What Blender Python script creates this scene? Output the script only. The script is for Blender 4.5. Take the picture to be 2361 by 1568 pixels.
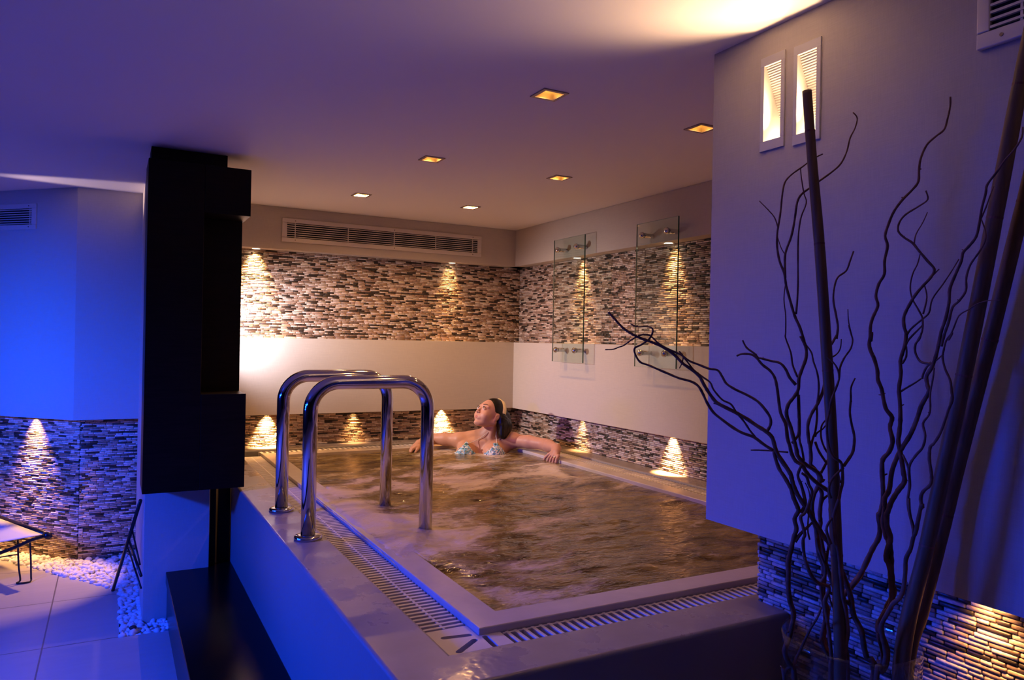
import bpy, math, random
import numpy as np
from mathutils import Vector, Matrix, noise

for _o in list(bpy.data.objects):
    bpy.data.objects.remove(_o)
SC = bpy.context.scene
COL = SC.collection
R = math.radians

# ------------------------------------------------------------------ camera
CAM_POS = Vector((0.0, 0.0, 1.385))
yaw, pitch, roll = R(28.34645), R(0.13064), R(1.10095)
fwd = Vector((math.sin(yaw) * math.cos(pitch), math.cos(yaw) * math.cos(pitch), math.sin(pitch)))
rt0 = Vector((math.cos(yaw), -math.sin(yaw), 0))
up0 = rt0.cross(fwd)
rt = rt0 * math.cos(roll) + up0 * math.sin(roll)
up = -rt0 * math.sin(roll) + up0 * math.cos(roll)
cam_data = bpy.data.cameras.new('camera')
cam_data.sensor_width = 36.0
cam_data.lens = 1704.39 / 2361 * 36.0
cam_data.clip_start = 0.02
cam = bpy.data.objects.new('camera', cam_data)
COL.objects.link(cam)
m3 = Matrix((rt, up, -fwd)).transposed()
cam.matrix_world = Matrix.Translation(CAM_POS) @ m3.to_4x4()
SC.camera = cam

# ------------------------------------------------------------------ view, world
SC.view_settings.view_transform = 'Standard'
SC.view_settings.look = 'None'
SC.view_settings.gamma = 1.0
SC.view_settings.use_curve_mapping = False
SC.view_settings.exposure = 0.12
SC.cycles.use_denoising = True
SC.cycles.max_bounces = 8
SC.cycles.diffuse_bounces = 4
SC.cycles.glossy_bounces = 4
SC.cycles.transparent_max_bounces = 12
SC.cycles.caustics_reflective = False
SC.cycles.sample_clamp_indirect = 4.0
world = bpy.data.worlds.new('world')
SC.world = world
world.use_nodes = True
world.node_tree.nodes['Background'].inputs[0].default_value = (0.02, 0.02, 0.05, 1)
world.node_tree.nodes['Background'].inputs[1].default_value = 0.3

# ------------------------------------------------------------------ levels of the room (metres)
Z_CEIL, Z_SOFFIT, Z_LEDGE, Z_BAND, Z_DECK = 2.255, 1.972, 1.38, 0.867, 0.645

# ------------------------------------------------------------------ lights
WARM = (1.0, 0.49, 0.155)
WARM2 = (1.0, 0.60, 0.32)
BLUE = (0.004, 0.050, 1.0)


def spot(name, loc, target, energy, color, size=70, blend=0.5, radius=0.02):
    d = bpy.data.lights.new(name, 'SPOT')
    d.energy, d.color = energy, color
    d.spot_size, d.spot_blend, d.shadow_soft_size = R(size), blend, radius
    o = bpy.data.objects.new(name, d)
    COL.objects.link(o)
    o.location = loc
    o.rotation_euler = (Vector(target) - Vector(loc)).to_track_quat('-Z', 'Y').to_euler()
    return o


def area(name, loc, target, energy, color, sx, sy, spread=180):
    d = bpy.data.lights.new(name, 'AREA')
    d.shape = 'RECTANGLE'
    d.size, d.size_y = sx, sy
    d.energy, d.color = energy, color
    d.spread = R(spread)
    o = bpy.data.objects.new(name, d)
    COL.objects.link(o)
    o.location = loc
    o.rotation_euler = (Vector(target) - Vector(loc)).to_track_quat('-Z', 'Y').to_euler()
    return o


# blue tube fittings low on the left side of the lounge
for k in range(3):
    area('blue_tube_light', (-1.9, 3.2, 1.15 + 0.17 * k), (1.45, 0.95, -0.60 + 0.17 * k), 10.5, BLUE, 0.9, 0.05, 68)
area('blue_wall_light', (-1.75, 3.55, 1.45), (-0.50, 5.40, 0.98), 17.0, (0.003, 0.066, 1.0), 0.5, 0.12, 68)
area('blue_ceiling_fill', (-1.9, 2.2, 1.78), (-1.5, 2.3, 2.6), 4.2, BLUE, 0.9, 0.1, 150)  # added unseen fill that throws blue up onto the lounge ceiling
spot('ceiling_fill', (1.53, -0.35, 1.93), (0.9, 0.6, 2.7), 4.0, WARM2, 120, 0.9, 0.02)  # added warm fill for the ceiling, behind the camera, no fitting there
area('blue_floor_fill', (-1.9, 2.6, 1.55), (0.0, 3.7, 0.15), 23.0, BLUE, 0.5, 0.12, 76)  # added unseen blue fill for the floor and pillar front
# warm uplight reaching the lounge ceiling near the far wall
spot('lounge_uplight', (-1.45, 5.02, 2.02), (0.02, 4.93, 2.245), 130.0, (1.0, 0.70, 0.68), 13, 0.5, 0.03)
# white wall washer on the hidden side of the pillar
spot('washer_light', (0.50, 4.91, 1.50), (2.75, 4.28, 1.06), 125.0, (1.0, 0.84, 0.86), 66, 1.0, 0.03)
spot('washer_light', (0.50, 4.80, 1.48), (0.82, 5.12, 1.42), 62.0, (0.95, 0.87, 1.0), 96, 1.0, 0.03)
# recessed wall-wash lamps: small discs in the soffits, close to the stone; x, y, soffit height, direction into the wall, watts, beam
BACK, RIGHT, DIAG = (0, 1), (1, 0), (0.707, 0.707)
WASH = [
    (0.825, 5.138, Z_SOFFIT, BACK, 9.0, 60), (2.241, 5.138, Z_SOFFIT, BACK, 0.75, 56),
    (2.815, 4.275, Z_SOFFIT, RIGHT, 1.3, 58), (2.815, 3.324, Z_SOFFIT, RIGHT, 1.3, 58), (2.815, 2.30, Z_SOFFIT, RIGHT, 1.3, 58),
    (0.921, 5.142, Z_BAND, BACK, 10.0, 58), (1.518, 5.142, Z_BAND, BACK, 0.5, 58), (2.197, 5.142, Z_BAND, BACK, 9.0, 58),
    (2.820, 4.241, Z_BAND, RIGHT, 0.7, 58), (2.820, 3.307, Z_BAND, RIGHT, 10.0, 58), (2.820, 2.35, Z_BAND, RIGHT, 1.5, 62),
    (-0.438, 5.410, Z_BAND, DIAG, 3.2, 62), (-0.925, 5.897, Z_BAND, DIAG, 7.0, 100),
    (1.632, 0.90, Z_BAND, RIGHT, 0.5, 90), (1.632, 0.10, Z_BAND, RIGHT, 0.2, 80),
]
for x, y, z, n_, e, beam in WASH:
    o = area('wall_wash_light', (x, y, z - 0.006), (x + n_[0] * 0.11, y + n_[1] * 0.11, z - 0.706), e, WARM, 0.06, 0.06, beam)
    o.data.shape = 'DISK'
spot('floor_wash_light', (0.05, 5.15, Z_BAND - 0.012), (-0.36, 4.82, 0.0), 42.0, WARM, 56, 0.5, 0.012)


# ------------------------------------------------------------------ materials
def node_mat(name):
    m = bpy.data.materials.new(name)
    m.use_nodes = True
    nt = m.node_tree
    return m, nt, nt.nodes['Principled BSDF']


def mat(name, color, rough=0.5, metallic=0.0, spec=0.5, noise_scale=None, noise_amt=0.15, bump=0.0, bump_scale=None, stretch=(1, 1, 1),
        trans=0.0, ior=1.45, emit=None, emit_strength=0.0, coat=0.0):
    m, nt, b = node_mat(name)
    N, L = nt.nodes, nt.links
    b.inputs['Base Color'].default_value = (*color, 1)
    b.inputs['Roughness'].default_value = rough
    b.inputs['Metallic'].default_value = metallic
    b.inputs['Specular IOR Level'].default_value = spec
    b.inputs['Transmission Weight'].default_value = trans
    b.inputs['IOR'].default_value = ior
    b.inputs['Coat Weight'].default_value = coat
    if emit:
        b.inputs['Emission Color'].default_value = (*emit, 1)
        b.inputs['Emission Strength'].default_value = emit_strength
    if noise_scale or bump:
        tc = N.new('ShaderNodeTexCoord')
        mp = N.new('ShaderNodeMapping')
        mp.inputs['Scale'].default_value = stretch
        L.new(tc.outputs['Object'], mp.inputs['Vector'])
    if noise_scale:
        nz = N.new('ShaderNodeTexNoise')
        nz.inputs['Scale'].default_value = noise_scale
        nz.inputs['Detail'].default_value = 6
        L.new(mp.outputs[0], nz.inputs['Vector'])
        mx = N.new('ShaderNodeMix')
        mx.data_type = 'RGBA'
        mx.inputs[6].default_value = (*[c * (1 - noise_amt) for c in color], 1)
        mx.inputs[7].default_value = (*[min(1, c * (1 + noise_amt)) for c in color], 1)
        L.new(nz.outputs['Fac'], mx.inputs[0])
        L.new(mx.outputs[2], b.inputs['Base Color'])
    if bump:
        nb = N.new('ShaderNodeTexNoise')
        nb.inputs['Scale'].default_value = bump_scale or 40
        nb.inputs['Detail'].default_value = 4
        L.new(mp.outputs[0], nb.inputs['Vector'])
        bp = N.new('ShaderNodeBump')
        bp.inputs['Strength'].default_value = bump
        bp.inputs['Distance'].default_value = 0.01
        L.new(nb.outputs['Fac'], bp.inputs['Height'])
        L.new(bp.outputs[0], b.inputs['Normal'])
    return m


def linen_mat(name, color):
    """woven wall covering: two crossed fine thread noises"""
    m, nt, b = node_mat(name)
    N, L = nt.nodes, nt.links
    tc = N.new('ShaderNodeTexCoord')
    outs = []
    for sc in ((18, 18, 700), (700, 700, 22)):
        mp = N.new('ShaderNodeMapping')
        mp.inputs['Scale'].default_value = sc
        L.new(tc.outputs['Object'], mp.inputs['Vector'])
        nz = N.new('ShaderNodeTexNoise')
        nz.inputs['Scale'].default_value = 1.0
        nz.inputs['Detail'].default_value = 3
        L.new(mp.outputs[0], nz.inputs['Vector'])
        outs.append(nz.outputs['Fac'])
    ad = N.new('ShaderNodeMath')
    ad.operation = 'ADD'
    L.new(outs[0], ad.inputs[0])
    L.new(outs[1], ad.inputs[1])
    rp = N.new('ShaderNodeValToRGB')
    rp.color_ramp.elements[0].position = 0.3
    rp.color_ramp.elements[1].position = 0.8
    rp.color_ramp.elements[0].color = (*[c * 0.86 for c in color], 1)
    rp.color_ramp.elements[1].color = (*[min(1, c * 1.06) for c in color], 1)
    hf = N.new('ShaderNodeMath')
    hf.operation = 'MULTIPLY'
    hf.inputs[1].default_value = 0.5
    L.new(ad.outputs[0], hf.inputs[0])
    L.new(hf.outputs[0], rp.inputs[0])
    L.new(rp.outputs[0], b.inputs['Base Color'])
    bp = N.new('ShaderNodeBump')
    bp.inputs['Strength'].default_value = 0.25
    bp.inputs['Distance'].default_value = 0.002
    L.new(hf.outputs[0], bp.inputs['Height'])
    L.new(bp.outputs[0], b.inputs['Normal'])
    b.inputs['Roughness'].default_value = 0.62
    b.inputs['Specular IOR Level'].default_value = 0.3
    return m


def mosaic_mat():
    m, nt, b = node_mat('mosaic_stone')
    N, L = nt.nodes, nt.links
    at = N.new('ShaderNodeAttribute')
    at.attribute_name = 'tile_colour'
    tc = N.new('ShaderNodeTexCoord')
    mp = N.new('ShaderNodeMapping')
    mp.inputs['Scale'].default_value = (1, 1, 1.6)
    L.new(tc.outputs['Object'], mp.inputs['Vector'])
    nz = N.new('ShaderNodeTexNoise')
    nz.inputs['Scale'].default_value = 85
    nz.inputs['Detail'].default_value = 5
    nz.inputs['Distortion'].default_value = 1.2
    L.new(mp.outputs[0], nz.inputs['Vector'])
    rp = N.new('ShaderNodeValToRGB')
    rp.color_ramp.elements[0].position = 0.36
    rp.color_ramp.elements[1].position = 0.66
    rp.color_ramp.elements[0].color = (0.62, 0.60, 0.58, 1)
    rp.color_ramp.elements[1].color = (1.12, 1.12, 1.12, 1)
    L.new(nz.outputs['Fac'], rp.inputs[0])
    mx = N.new('ShaderNodeMix')
    mx.data_type = 'RGBA'
    mx.blend_type = 'MULTIPLY'
    mx.inputs[0].default_value = 0.75
    L.new(at.outputs['Color'], mx.inputs[6])
    L.new(rp.outputs[0], mx.inputs[7])
    L.new(mx.outputs[2], b.inputs['Base Color'])
    bp = N.new('ShaderNodeBump')
    bp.inputs['Strength'].default_value = 0.35
    bp.inputs['Distance'].default_value = 0.002
    L.new(nz.outputs['Fac'], bp.inputs['Height'])
    L.new(bp.outputs[0], b.inputs['Normal'])
    b.inputs['Roughness'].default_value = 0.42
    return m


def floor_mat():
    m, nt, b = node_mat('porcelain_floor')
    N, L = nt.nodes, nt.links
    tc = N.new('ShaderNodeTexCoord')
    mp = N.new('ShaderNodeMapping')
    mp.inputs['Location'].default_value = (0.25, -3.82, 0)
    L.new(tc.outputs['Object'], mp.inputs['Vector'])
    br = N.new('ShaderNodeTexBrick')
    br.offset = 0.0
    br.inputs['Scale'].default_value = 1.0
    br.inputs['Brick Width'].default_value = 0.64
    br.inputs['Row Height'].default_value = 0.64
    br.inputs['Mortar Size'].default_value = 0.0035
    br.inputs['Mortar Smooth'].default_value = 0.1
    br.inputs['Color1'].default_value = (0.46, 0.43, 0.39, 1)
    br.inputs['Color2'].default_value = (0.50, 0.465, 0.42, 1)
    br.inputs['Mortar'].default_value = (0.16, 0.14, 0.13, 1)
    L.new(mp.outputs[0], br.inputs['Vector'])
    nz = N.new('ShaderNodeTexNoise')
    nz.inputs['Scale'].default_value = 5
    nz.inputs['Detail'].default_value = 8
    mp2 = N.new('ShaderNodeMapping')
    mp2.inputs['Scale'].default_value = (1, 6, 1)
    L.new(tc.outputs['Object'], mp2.inputs['Vector'])
    L.new(mp2.outputs[0], nz.inputs['Vector'])
    rp = N.new('ShaderNodeValToRGB')
    rp.color_ramp.elements[0].color = (0.88, 0.88, 0.88, 1)
    rp.color_ramp.elements[1].color = (1.06, 1.06, 1.06, 1)
    L.new(nz.outputs['Fac'], rp.inputs[0])
    mx = N.new('ShaderNodeMix')
    mx.data_type = 'RGBA'
    mx.blend_type = 'MULTIPLY'
    mx.inputs[0].default_value = 1
    L.new(br.outputs['Color'], mx.inputs[6])
    L.new(rp.outputs[0], mx.inputs[7])
    L.new(mx.outputs[2], b.inputs['Base Color'])
    bp = N.new('ShaderNodeBump')
    bp.inputs['Strength'].default_value = 0.4
    bp.inputs['Distance'].default_value = 0.002
    bp.invert = True
    L.new(br.outputs['Fac'], bp.inputs['Height'])
    L.new(bp.outputs[0], b.inputs['Normal'])
    b.inputs['Roughness'].default_value = 0.34
    return m


def deck_mat():
    m, nt, b = node_mat('wet_deck_stone')
    N, L = nt.nodes, nt.links
    tc = N.new('ShaderNodeTexCoord')
    nz = N.new('ShaderNodeTexNoise')
    nz.inputs['Scale'].default_value = 4.5
    nz.inputs['Detail'].default_value = 7
    nz.inputs['Roughness'].default_value = 0.62
    L.new(tc.outputs['Object'], nz.inputs['Vector'])
    rp = N.new('ShaderNodeValToRGB')
    rp.color_ramp.elements[0].position = 0.35
    rp.color_ramp.elements[0].color = (0.26, 0.225, 0.208, 1)
    rp.color_ramp.elements[1].position = 0.6
    rp.color_ramp.elements[1].color = (0.315, 0.275, 0.258, 1)
    L.new(nz.outputs['Fac'], rp.inputs[0])
    L.new(rp.outputs[0], b.inputs['Base Color'])
    wet = N.new('ShaderNodeValToRGB')
    wet.color_ramp.elements[0].position = 0.50
    wet.color_ramp.elements[0].color = (0.36, 0.36, 0.36, 1)
    wet.color_ramp.elements[1].position = 0.60
    wet.color_ramp.elements[1].color = (0.16, 0.16, 0.16, 1)
    L.new(nz.outputs['Fac'], wet.inputs[0])
    L.new(wet.outputs[0], b.inputs['Roughness'])
    vz = N.new('ShaderNodeTexVoronoi')
    vz.inputs['Scale'].default_value = 60
    vz.feature = 'SMOOTH_F1'
    L.new(tc.outputs['Object'], vz.inputs['Vector'])
    gate = N.new('ShaderNodeMath')
    gate.operation = 'GREATER_THAN'
    gate.inputs[1].default_value = 0.585
    L.new(nz.outputs['Fac'], gate.inputs[0])
    ml = N.new('ShaderNodeMath')
    ml.operation = 'MULTIPLY'
    L.new(vz.outputs['Distance'], ml.inputs[0])
    L.new(gate.outputs[0], ml.inputs[1])
    bp = N.new('ShaderNodeBump')
    bp.inputs['Strength'].default_value = 0.12
    bp.inputs['Distance'].default_value = 0.004
    L.new(ml.outputs[0], bp.inputs['Height'])
    L.new(bp.outputs[0], b.inputs['Normal'])
    return m


def water_mat():
    m, nt, b = node_mat('foaming_pool_water')
    N, L = nt.nodes, nt.links
    tc = N.new('ShaderNodeTexCoord')
    at = N.new('ShaderNodeAttribute')
    at.attribute_name = 'foam'
    # fine streaks break up the foam edges
    mp = N.new('ShaderNodeMapping')
    mp.inputs['Scale'].default_value = (1.0, 2.2, 1.0)
    L.new(tc.outputs['Object'], mp.inputs['Vector'])
    nz = N.new('ShaderNodeTexNoise')
    nz.inputs['Scale'].default_value = 11
    nz.inputs['Detail'].default_value = 9
    nz.inputs['Roughness'].default_value = 0.66
    nz.inputs['Distortion'].default_value = 1.6
    L.new(mp.outputs[0], nz.inputs['Vector'])
    ad = N.new('ShaderNodeMath')
    ad.operation = 'ADD'
    L.new(at.outputs['Fac'], ad.inputs[0])
    L.new(nz.outputs['Fac'], ad.inputs[1])
    rp = N.new('ShaderNodeValToRGB')
    rp.color_ramp.elements[0].position = 0.52
    rp.color_ramp.elements[0].color = (0, 0, 0, 1)
    rp.color_ramp.elements[1].position = 0.98
    rp.color_ramp.elements[1].color = (1, 1, 1, 1)
    L.new(ad.outputs[0], rp.inputs[0])
    # murky golden-brown body
    n2 = N.new('ShaderNodeTexNoise')
    n2.inputs['Scale'].default_value = 3.6
    n2.inputs['Detail'].default_value = 6
    n2.inputs['Distortion'].default_value = 2.0
    L.new(mp.outputs[0], n2.inputs['Vector'])
    body = N.new('ShaderNodeValToRGB')
    body.color_ramp.elements[0].position = 0.35
    body.color_ramp.elements[0].color = (0.050, 0.026, 0.007, 1)
    body.color_ramp.elements[1].position = 0.68
    body.color_ramp.elements[1].color = (0.27, 0.19, 0.060, 1)
    L.new(n2.outputs['Fac'], body.inputs[0])
    mx = N.new('ShaderNodeMix')
    mx.data_type = 'RGBA'
    L.new(rp.outputs[0], mx.inputs[0])
    L.new(body.outputs[0], mx.inputs[6])
    mx.inputs[7].default_value = (0.58, 0.48, 0.43, 1)
    L.new(mx.outputs[2], b.inputs['Base Color'])
    rr = N.new('ShaderNodeMapRange')
    rr.inputs['To Min'].default_value = 0.05
    rr.inputs['To Max'].default_value = 0.5
    L.new(rp.outputs[0], rr.inputs['Value'])
    L.new(rr.outputs[0], b.inputs['Roughness'])
    b.inputs['IOR'].default_value = 1.33
    n3 = N.new('ShaderNodeTexNoise')
    n3.inputs['Scale'].default_value = 24
    n3.inputs['Detail'].default_value = 3
    n3.inputs['Distortion'].default_value = 0.8
    L.new(mp.outputs[0], n3.inputs['Vector'])
    bp = N.new('ShaderNodeBump')
    bp.inputs['Strength'].default_value = 0.30
    bp.inputs['Distance'].default_value = 0.02
    L.new(n3.outputs['Fac'], bp.inputs['Height'])
    L.new(bp.outputs[0], b.inputs['Normal'])
    return m


def wood_mat(name, c0, c1, rough=0.35, stretch=(3, 3, 40), scale=3.0, spec=0.5):
    m, nt, b = node_mat(name)
    b.inputs['Specular IOR Level'].default_value = spec
    N, L = nt.nodes, nt.links
    tc = N.new('ShaderNodeTexCoord')
    mp = N.new('ShaderNodeMapping')
    mp.inputs['Scale'].default_value = stretch
    L.new(tc.outputs['Object'], mp.inputs['Vector'])
    nz = N.new('ShaderNodeTexNoise')
    nz.inputs['Scale'].default_value = scale
    nz.inputs['Detail'].default_value = 8
    L.new(mp.outputs[0], nz.inputs['Vector'])
    rp = N.new('ShaderNodeValToRGB')
    rp.color_ramp.elements[0].position = 0.3
    rp.color_ramp.elements[0].color = (*c0, 1)
    rp.color_ramp.elements[1].position = 0.72
    rp.color_ramp.elements[1].color = (*c1, 1)
    L.new(nz.outputs['Fac'], rp.inputs[0])
    L.new(rp.outputs[0], b.inputs['Base Color'])
    b.inputs['Roughness'].default_value = rough
    bp = N.new('ShaderNodeBump')
    bp.inputs['Strength'].default_value = 0.12
    bp.inputs['Distance'].default_value = 0.003
    L.new(nz.outputs['Fac'], bp.inputs['Height'])
    L.new(bp.outputs[0], b.inputs['Normal'])
    return m


def fabric_print_mat():
    m, nt, b = node_mat('floral_swim_fabric')
    N, L = nt.nodes, nt.links
    tc = N.new('ShaderNodeTexCoord')
    vz = N.new('ShaderNodeTexVoronoi')
    vz.inputs['Scale'].default_value = 105
    L.new(tc.outputs['Object'], vz.inputs['Vector'])
    sp = N.new('ShaderNodeSeparateColor')
    L.new(vz.outputs['Color'], sp.inputs[0])
    rp = N.new('ShaderNodeValToRGB')
    rp.color_ramp.interpolation = 'CONSTANT'
    cols = [(0.0, (0.20, 0.42, 0.62)), (0.28, (0.72, 0.72, 0.74)), (0.52, (0.30, 0.52, 0.70)), (0.66, (0.10, 0.24, 0.20)), (0.78, (0.80, 0.70, 0.66)), (0.92, (0.12, 0.16, 0.30))]
    e = rp.color_ramp.elements
    e[0].position, e[0].color = 0.0, (*cols[0][1], 1)
    e[1].position, e[1].color = cols[1][0], (*cols[1][1], 1)
    for p, c in cols[2:]:
        k = e.new(p)
        k.color = (*c, 1)
    L.new(sp.outputs[0], rp.inputs[0])
    L.new(rp.outputs[0], b.inputs['Base Color'])
    b.inputs['Roughness'].default_value = 0.6
    return m


def thin_glass(name, tint, refl=0.035):
    m, nt, b = node_mat(name)
    N, L = nt.nodes, nt.links
    N.remove(b)
    tr = N.new('ShaderNodeBsdfTransparent')
    tr.inputs[0].default_value = (*tint, 1)
    gl = N.new('ShaderNodeBsdfGlossy')
    gl.inputs['Roughness'].default_value = 0.01
    lw = N.new('ShaderNodeLayerWeight')
    lw.inputs['Blend'].default_value = 0.5
    pw = N.new('ShaderNodeMath')
    pw.operation = 'POWER'
    pw.inputs[1].default_value = 5.0
    L.new(lw.outputs['Facing'], pw.inputs[0])
    fr = N.new('ShaderNodeMapRange')
    fr.inputs['To Min'].default_value = refl
    fr.inputs['To Max'].default_value = 0.9
    L.new(pw.outputs[0], fr.inputs['Value'])
    mx = N.new('ShaderNodeMixShader')
    L.new(fr.outputs[0], mx.inputs[0])
    L.new(tr.outputs[0], mx.inputs[1])
    L.new(gl.outputs[0], mx.inputs[2])
    L.new(mx.outputs[0], N['Material Output'].inputs[0])
    return m


M = {
    'linen': linen_mat('linen_wall_covering', (0.56, 0.50, 0.45)),
    'ceiling': mat('white_ceiling_paint', (0.82, 0.79, 0.78), 0.75, noise_scale=1.3, noise_amt=0.03),
    'grout': mat('dark_tile_grout', (0.045, 0.029, 0.022), 0.8, noise_scale=60, noise_amt=0.3),
    'mosaic': mosaic_mat(),
    'floor': floor_mat(),
    'deck': deck_mat(),
    'poolwall': mat('pool_side_paint', (0.24, 0.22, 0.205), 0.5, noise_scale=6, noise_amt=0.05, bump=0.05, bump_scale=60),
    'rim': mat('wet_rim_stone', (0.56, 0.49, 0.44), 0.24, noise_scale=14, noise_amt=0.12, bump=0.06, bump_scale=22),
    'plastic': mat('cream_grate_plastic', (0.66, 0.61, 0.58), 0.38, noise_scale=30, noise_amt=0.05),
    'gutter': mat('gutter_channel', (0.10, 0.085, 0.08), 0.5, noise_scale=10, noise_amt=0.3),
    'water': water_mat(),
    'steel': mat('polished_steel', (0.62, 0.61, 0.63), 0.09, 1.0, noise_scale=3, noise_amt=0.03),
    'alu': mat('painted_aluminium', (0.66, 0.60, 0.56), 0.38, 0.15, noise_scale=20, noise_amt=0.03),
    'screw': mat('screw_metal', (0.20, 0.15, 0.12), 0.4, 0.8),
    'dark': mat('opening_shade_black', (0.006, 0.006, 0.007), 0.7),
    'lampframe': mat('brushed_lamp_frame', (0.34, 0.26, 0.24), 0.4, 0.4),
    'reflector': mat('gold_reflector', (0.92, 0.66, 0.26), 0.42, 0.35),
    'bulb': mat('lamp_glow', (1, 0.8, 0.5), 0.4, emit=(1.0, 0.66, 0.28), emit_strength=22.0),
    'lens': mat('spot_lens_glow', (1, 0.9, 0.7), 0.3, emit=(1.0, 0.80, 0.50), emit_strength=9.0),
    'tubeglow': mat('sconce_tube_glow', (1, 0.9, 0.7), 0.3, emit=(1.0, 0.76, 0.42), emit_strength=26.0),
    'sconce': mat('sconce_enamel', (0.70, 0.66, 0.62), 0.35, noise_scale=20, noise_amt=0.03),
    'wenge': wood_mat('wenge_veneer', (0.0045, 0.0030, 0.0024), (0.011, 0.0068, 0.0048), 0.45, spec=0.12),
    'blackgloss': mat('black_lacquer', (0.003, 0.0027, 0.003), 0.22, spec=0.1, noise_scale=5, noise_amt=0.4),
    'glass': thin_glass('clear_pane_glass', (0.93, 0.975, 0.95), 0.05),
    'glassfaint': mat('pale_glass_edge', (0.34, 0.40, 0.36), 0.15, noise_scale=8, noise_amt=0.1),
    'glassedge': mat('green_glass_edge', (0.03, 0.10, 0.07), 0.12, noise_scale=8, noise_amt=0.2),
    'vaseglass': thin_glass('vase_glass', (0.90, 0.93, 0.95), 0.06),
    'darkwall': mat('dark_wall_paint', (0.05, 0.045, 0.045), 0.7, noise_scale=2, noise_amt=0.1),
    'branch': wood_mat('willow_bark', (0.11, 0.046, 0.026), (0.27, 0.125, 0.075), 0.65, (1, 1, 1), 38.0, spec=0.2),
    'bamboo': wood_mat('dry_bamboo', (0.14, 0.078, 0.034), (0.23, 0.13, 0.058), 0.5, (30, 30, 2), 3.0, spec=0.22),
    'pebble': mat('white_pebble', (0.78, 0.75, 0.72), 0.55, noise_scale=30, noise_amt=0.12),
    'gravelbed': mat('gravel_bed', (0.42, 0.38, 0.35), 0.9, noise_scale=60, noise_amt=0.4, bump=0.6, bump_scale=70),
    'darkpebble': mat('dark_pebble', (0.035, 0.028, 0.03), 0.5, noise_scale=40, noise_amt=0.3),
    'sling': mat('lounger_sling', (0.62, 0.62, 0.66), 0.7, noise_scale=300, noise_amt=0.1, bump=0.2, bump_scale=500),
    'frame': mat('dark_frame_paint', (0.012, 0.010, 0.012), 0.32, noise_scale=20, noise_amt=0.2),
    'skin': mat('skin', (0.52, 0.265, 0.175), 0.46, spec=0.35, noise_scale=14, noise_amt=0.07, bump=0.03, bump_scale=160),
    'lip': mat('lips', (0.42, 0.10, 0.09), 0.32, noise_scale=60, noise_amt=0.1),
    'hair': wood_mat('dark_wet_hair', (0.004, 0.003, 0.0022), (0.014, 0.009, 0.006), 0.36, (60, 60, 4), 4.0, spec=0.28),
    'band': mat('yellow_hairband', (0.85, 0.70, 0.34), 0.35, noise_scale=40, noise_amt=0.08),
    'bikini': fabric_print_mat(),
    'strap': mat('pale_strap', (0.75, 0.62, 0.56), 0.5, noise_scale=60, noise_amt=0.1),
    'eyewhite': mat('eye_white', (0.80, 0.78, 0.76), 0.12, noise_scale=60, noise_amt=0.03),
    'iris': mat('eye_iris', (0.06, 0.05, 0.04), 0.1, noise_scale=90, noise_amt=0.3),
    'brow': mat('eyebrow', (0.05, 0.028, 0.02), 0.6, noise_scale=90, noise_amt=0.3),
    'gold': mat('ring_metal', (0.80, 0.74, 0.66), 0.2, 1.0, noise_scale=50, noise_amt=0.05),
}


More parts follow.
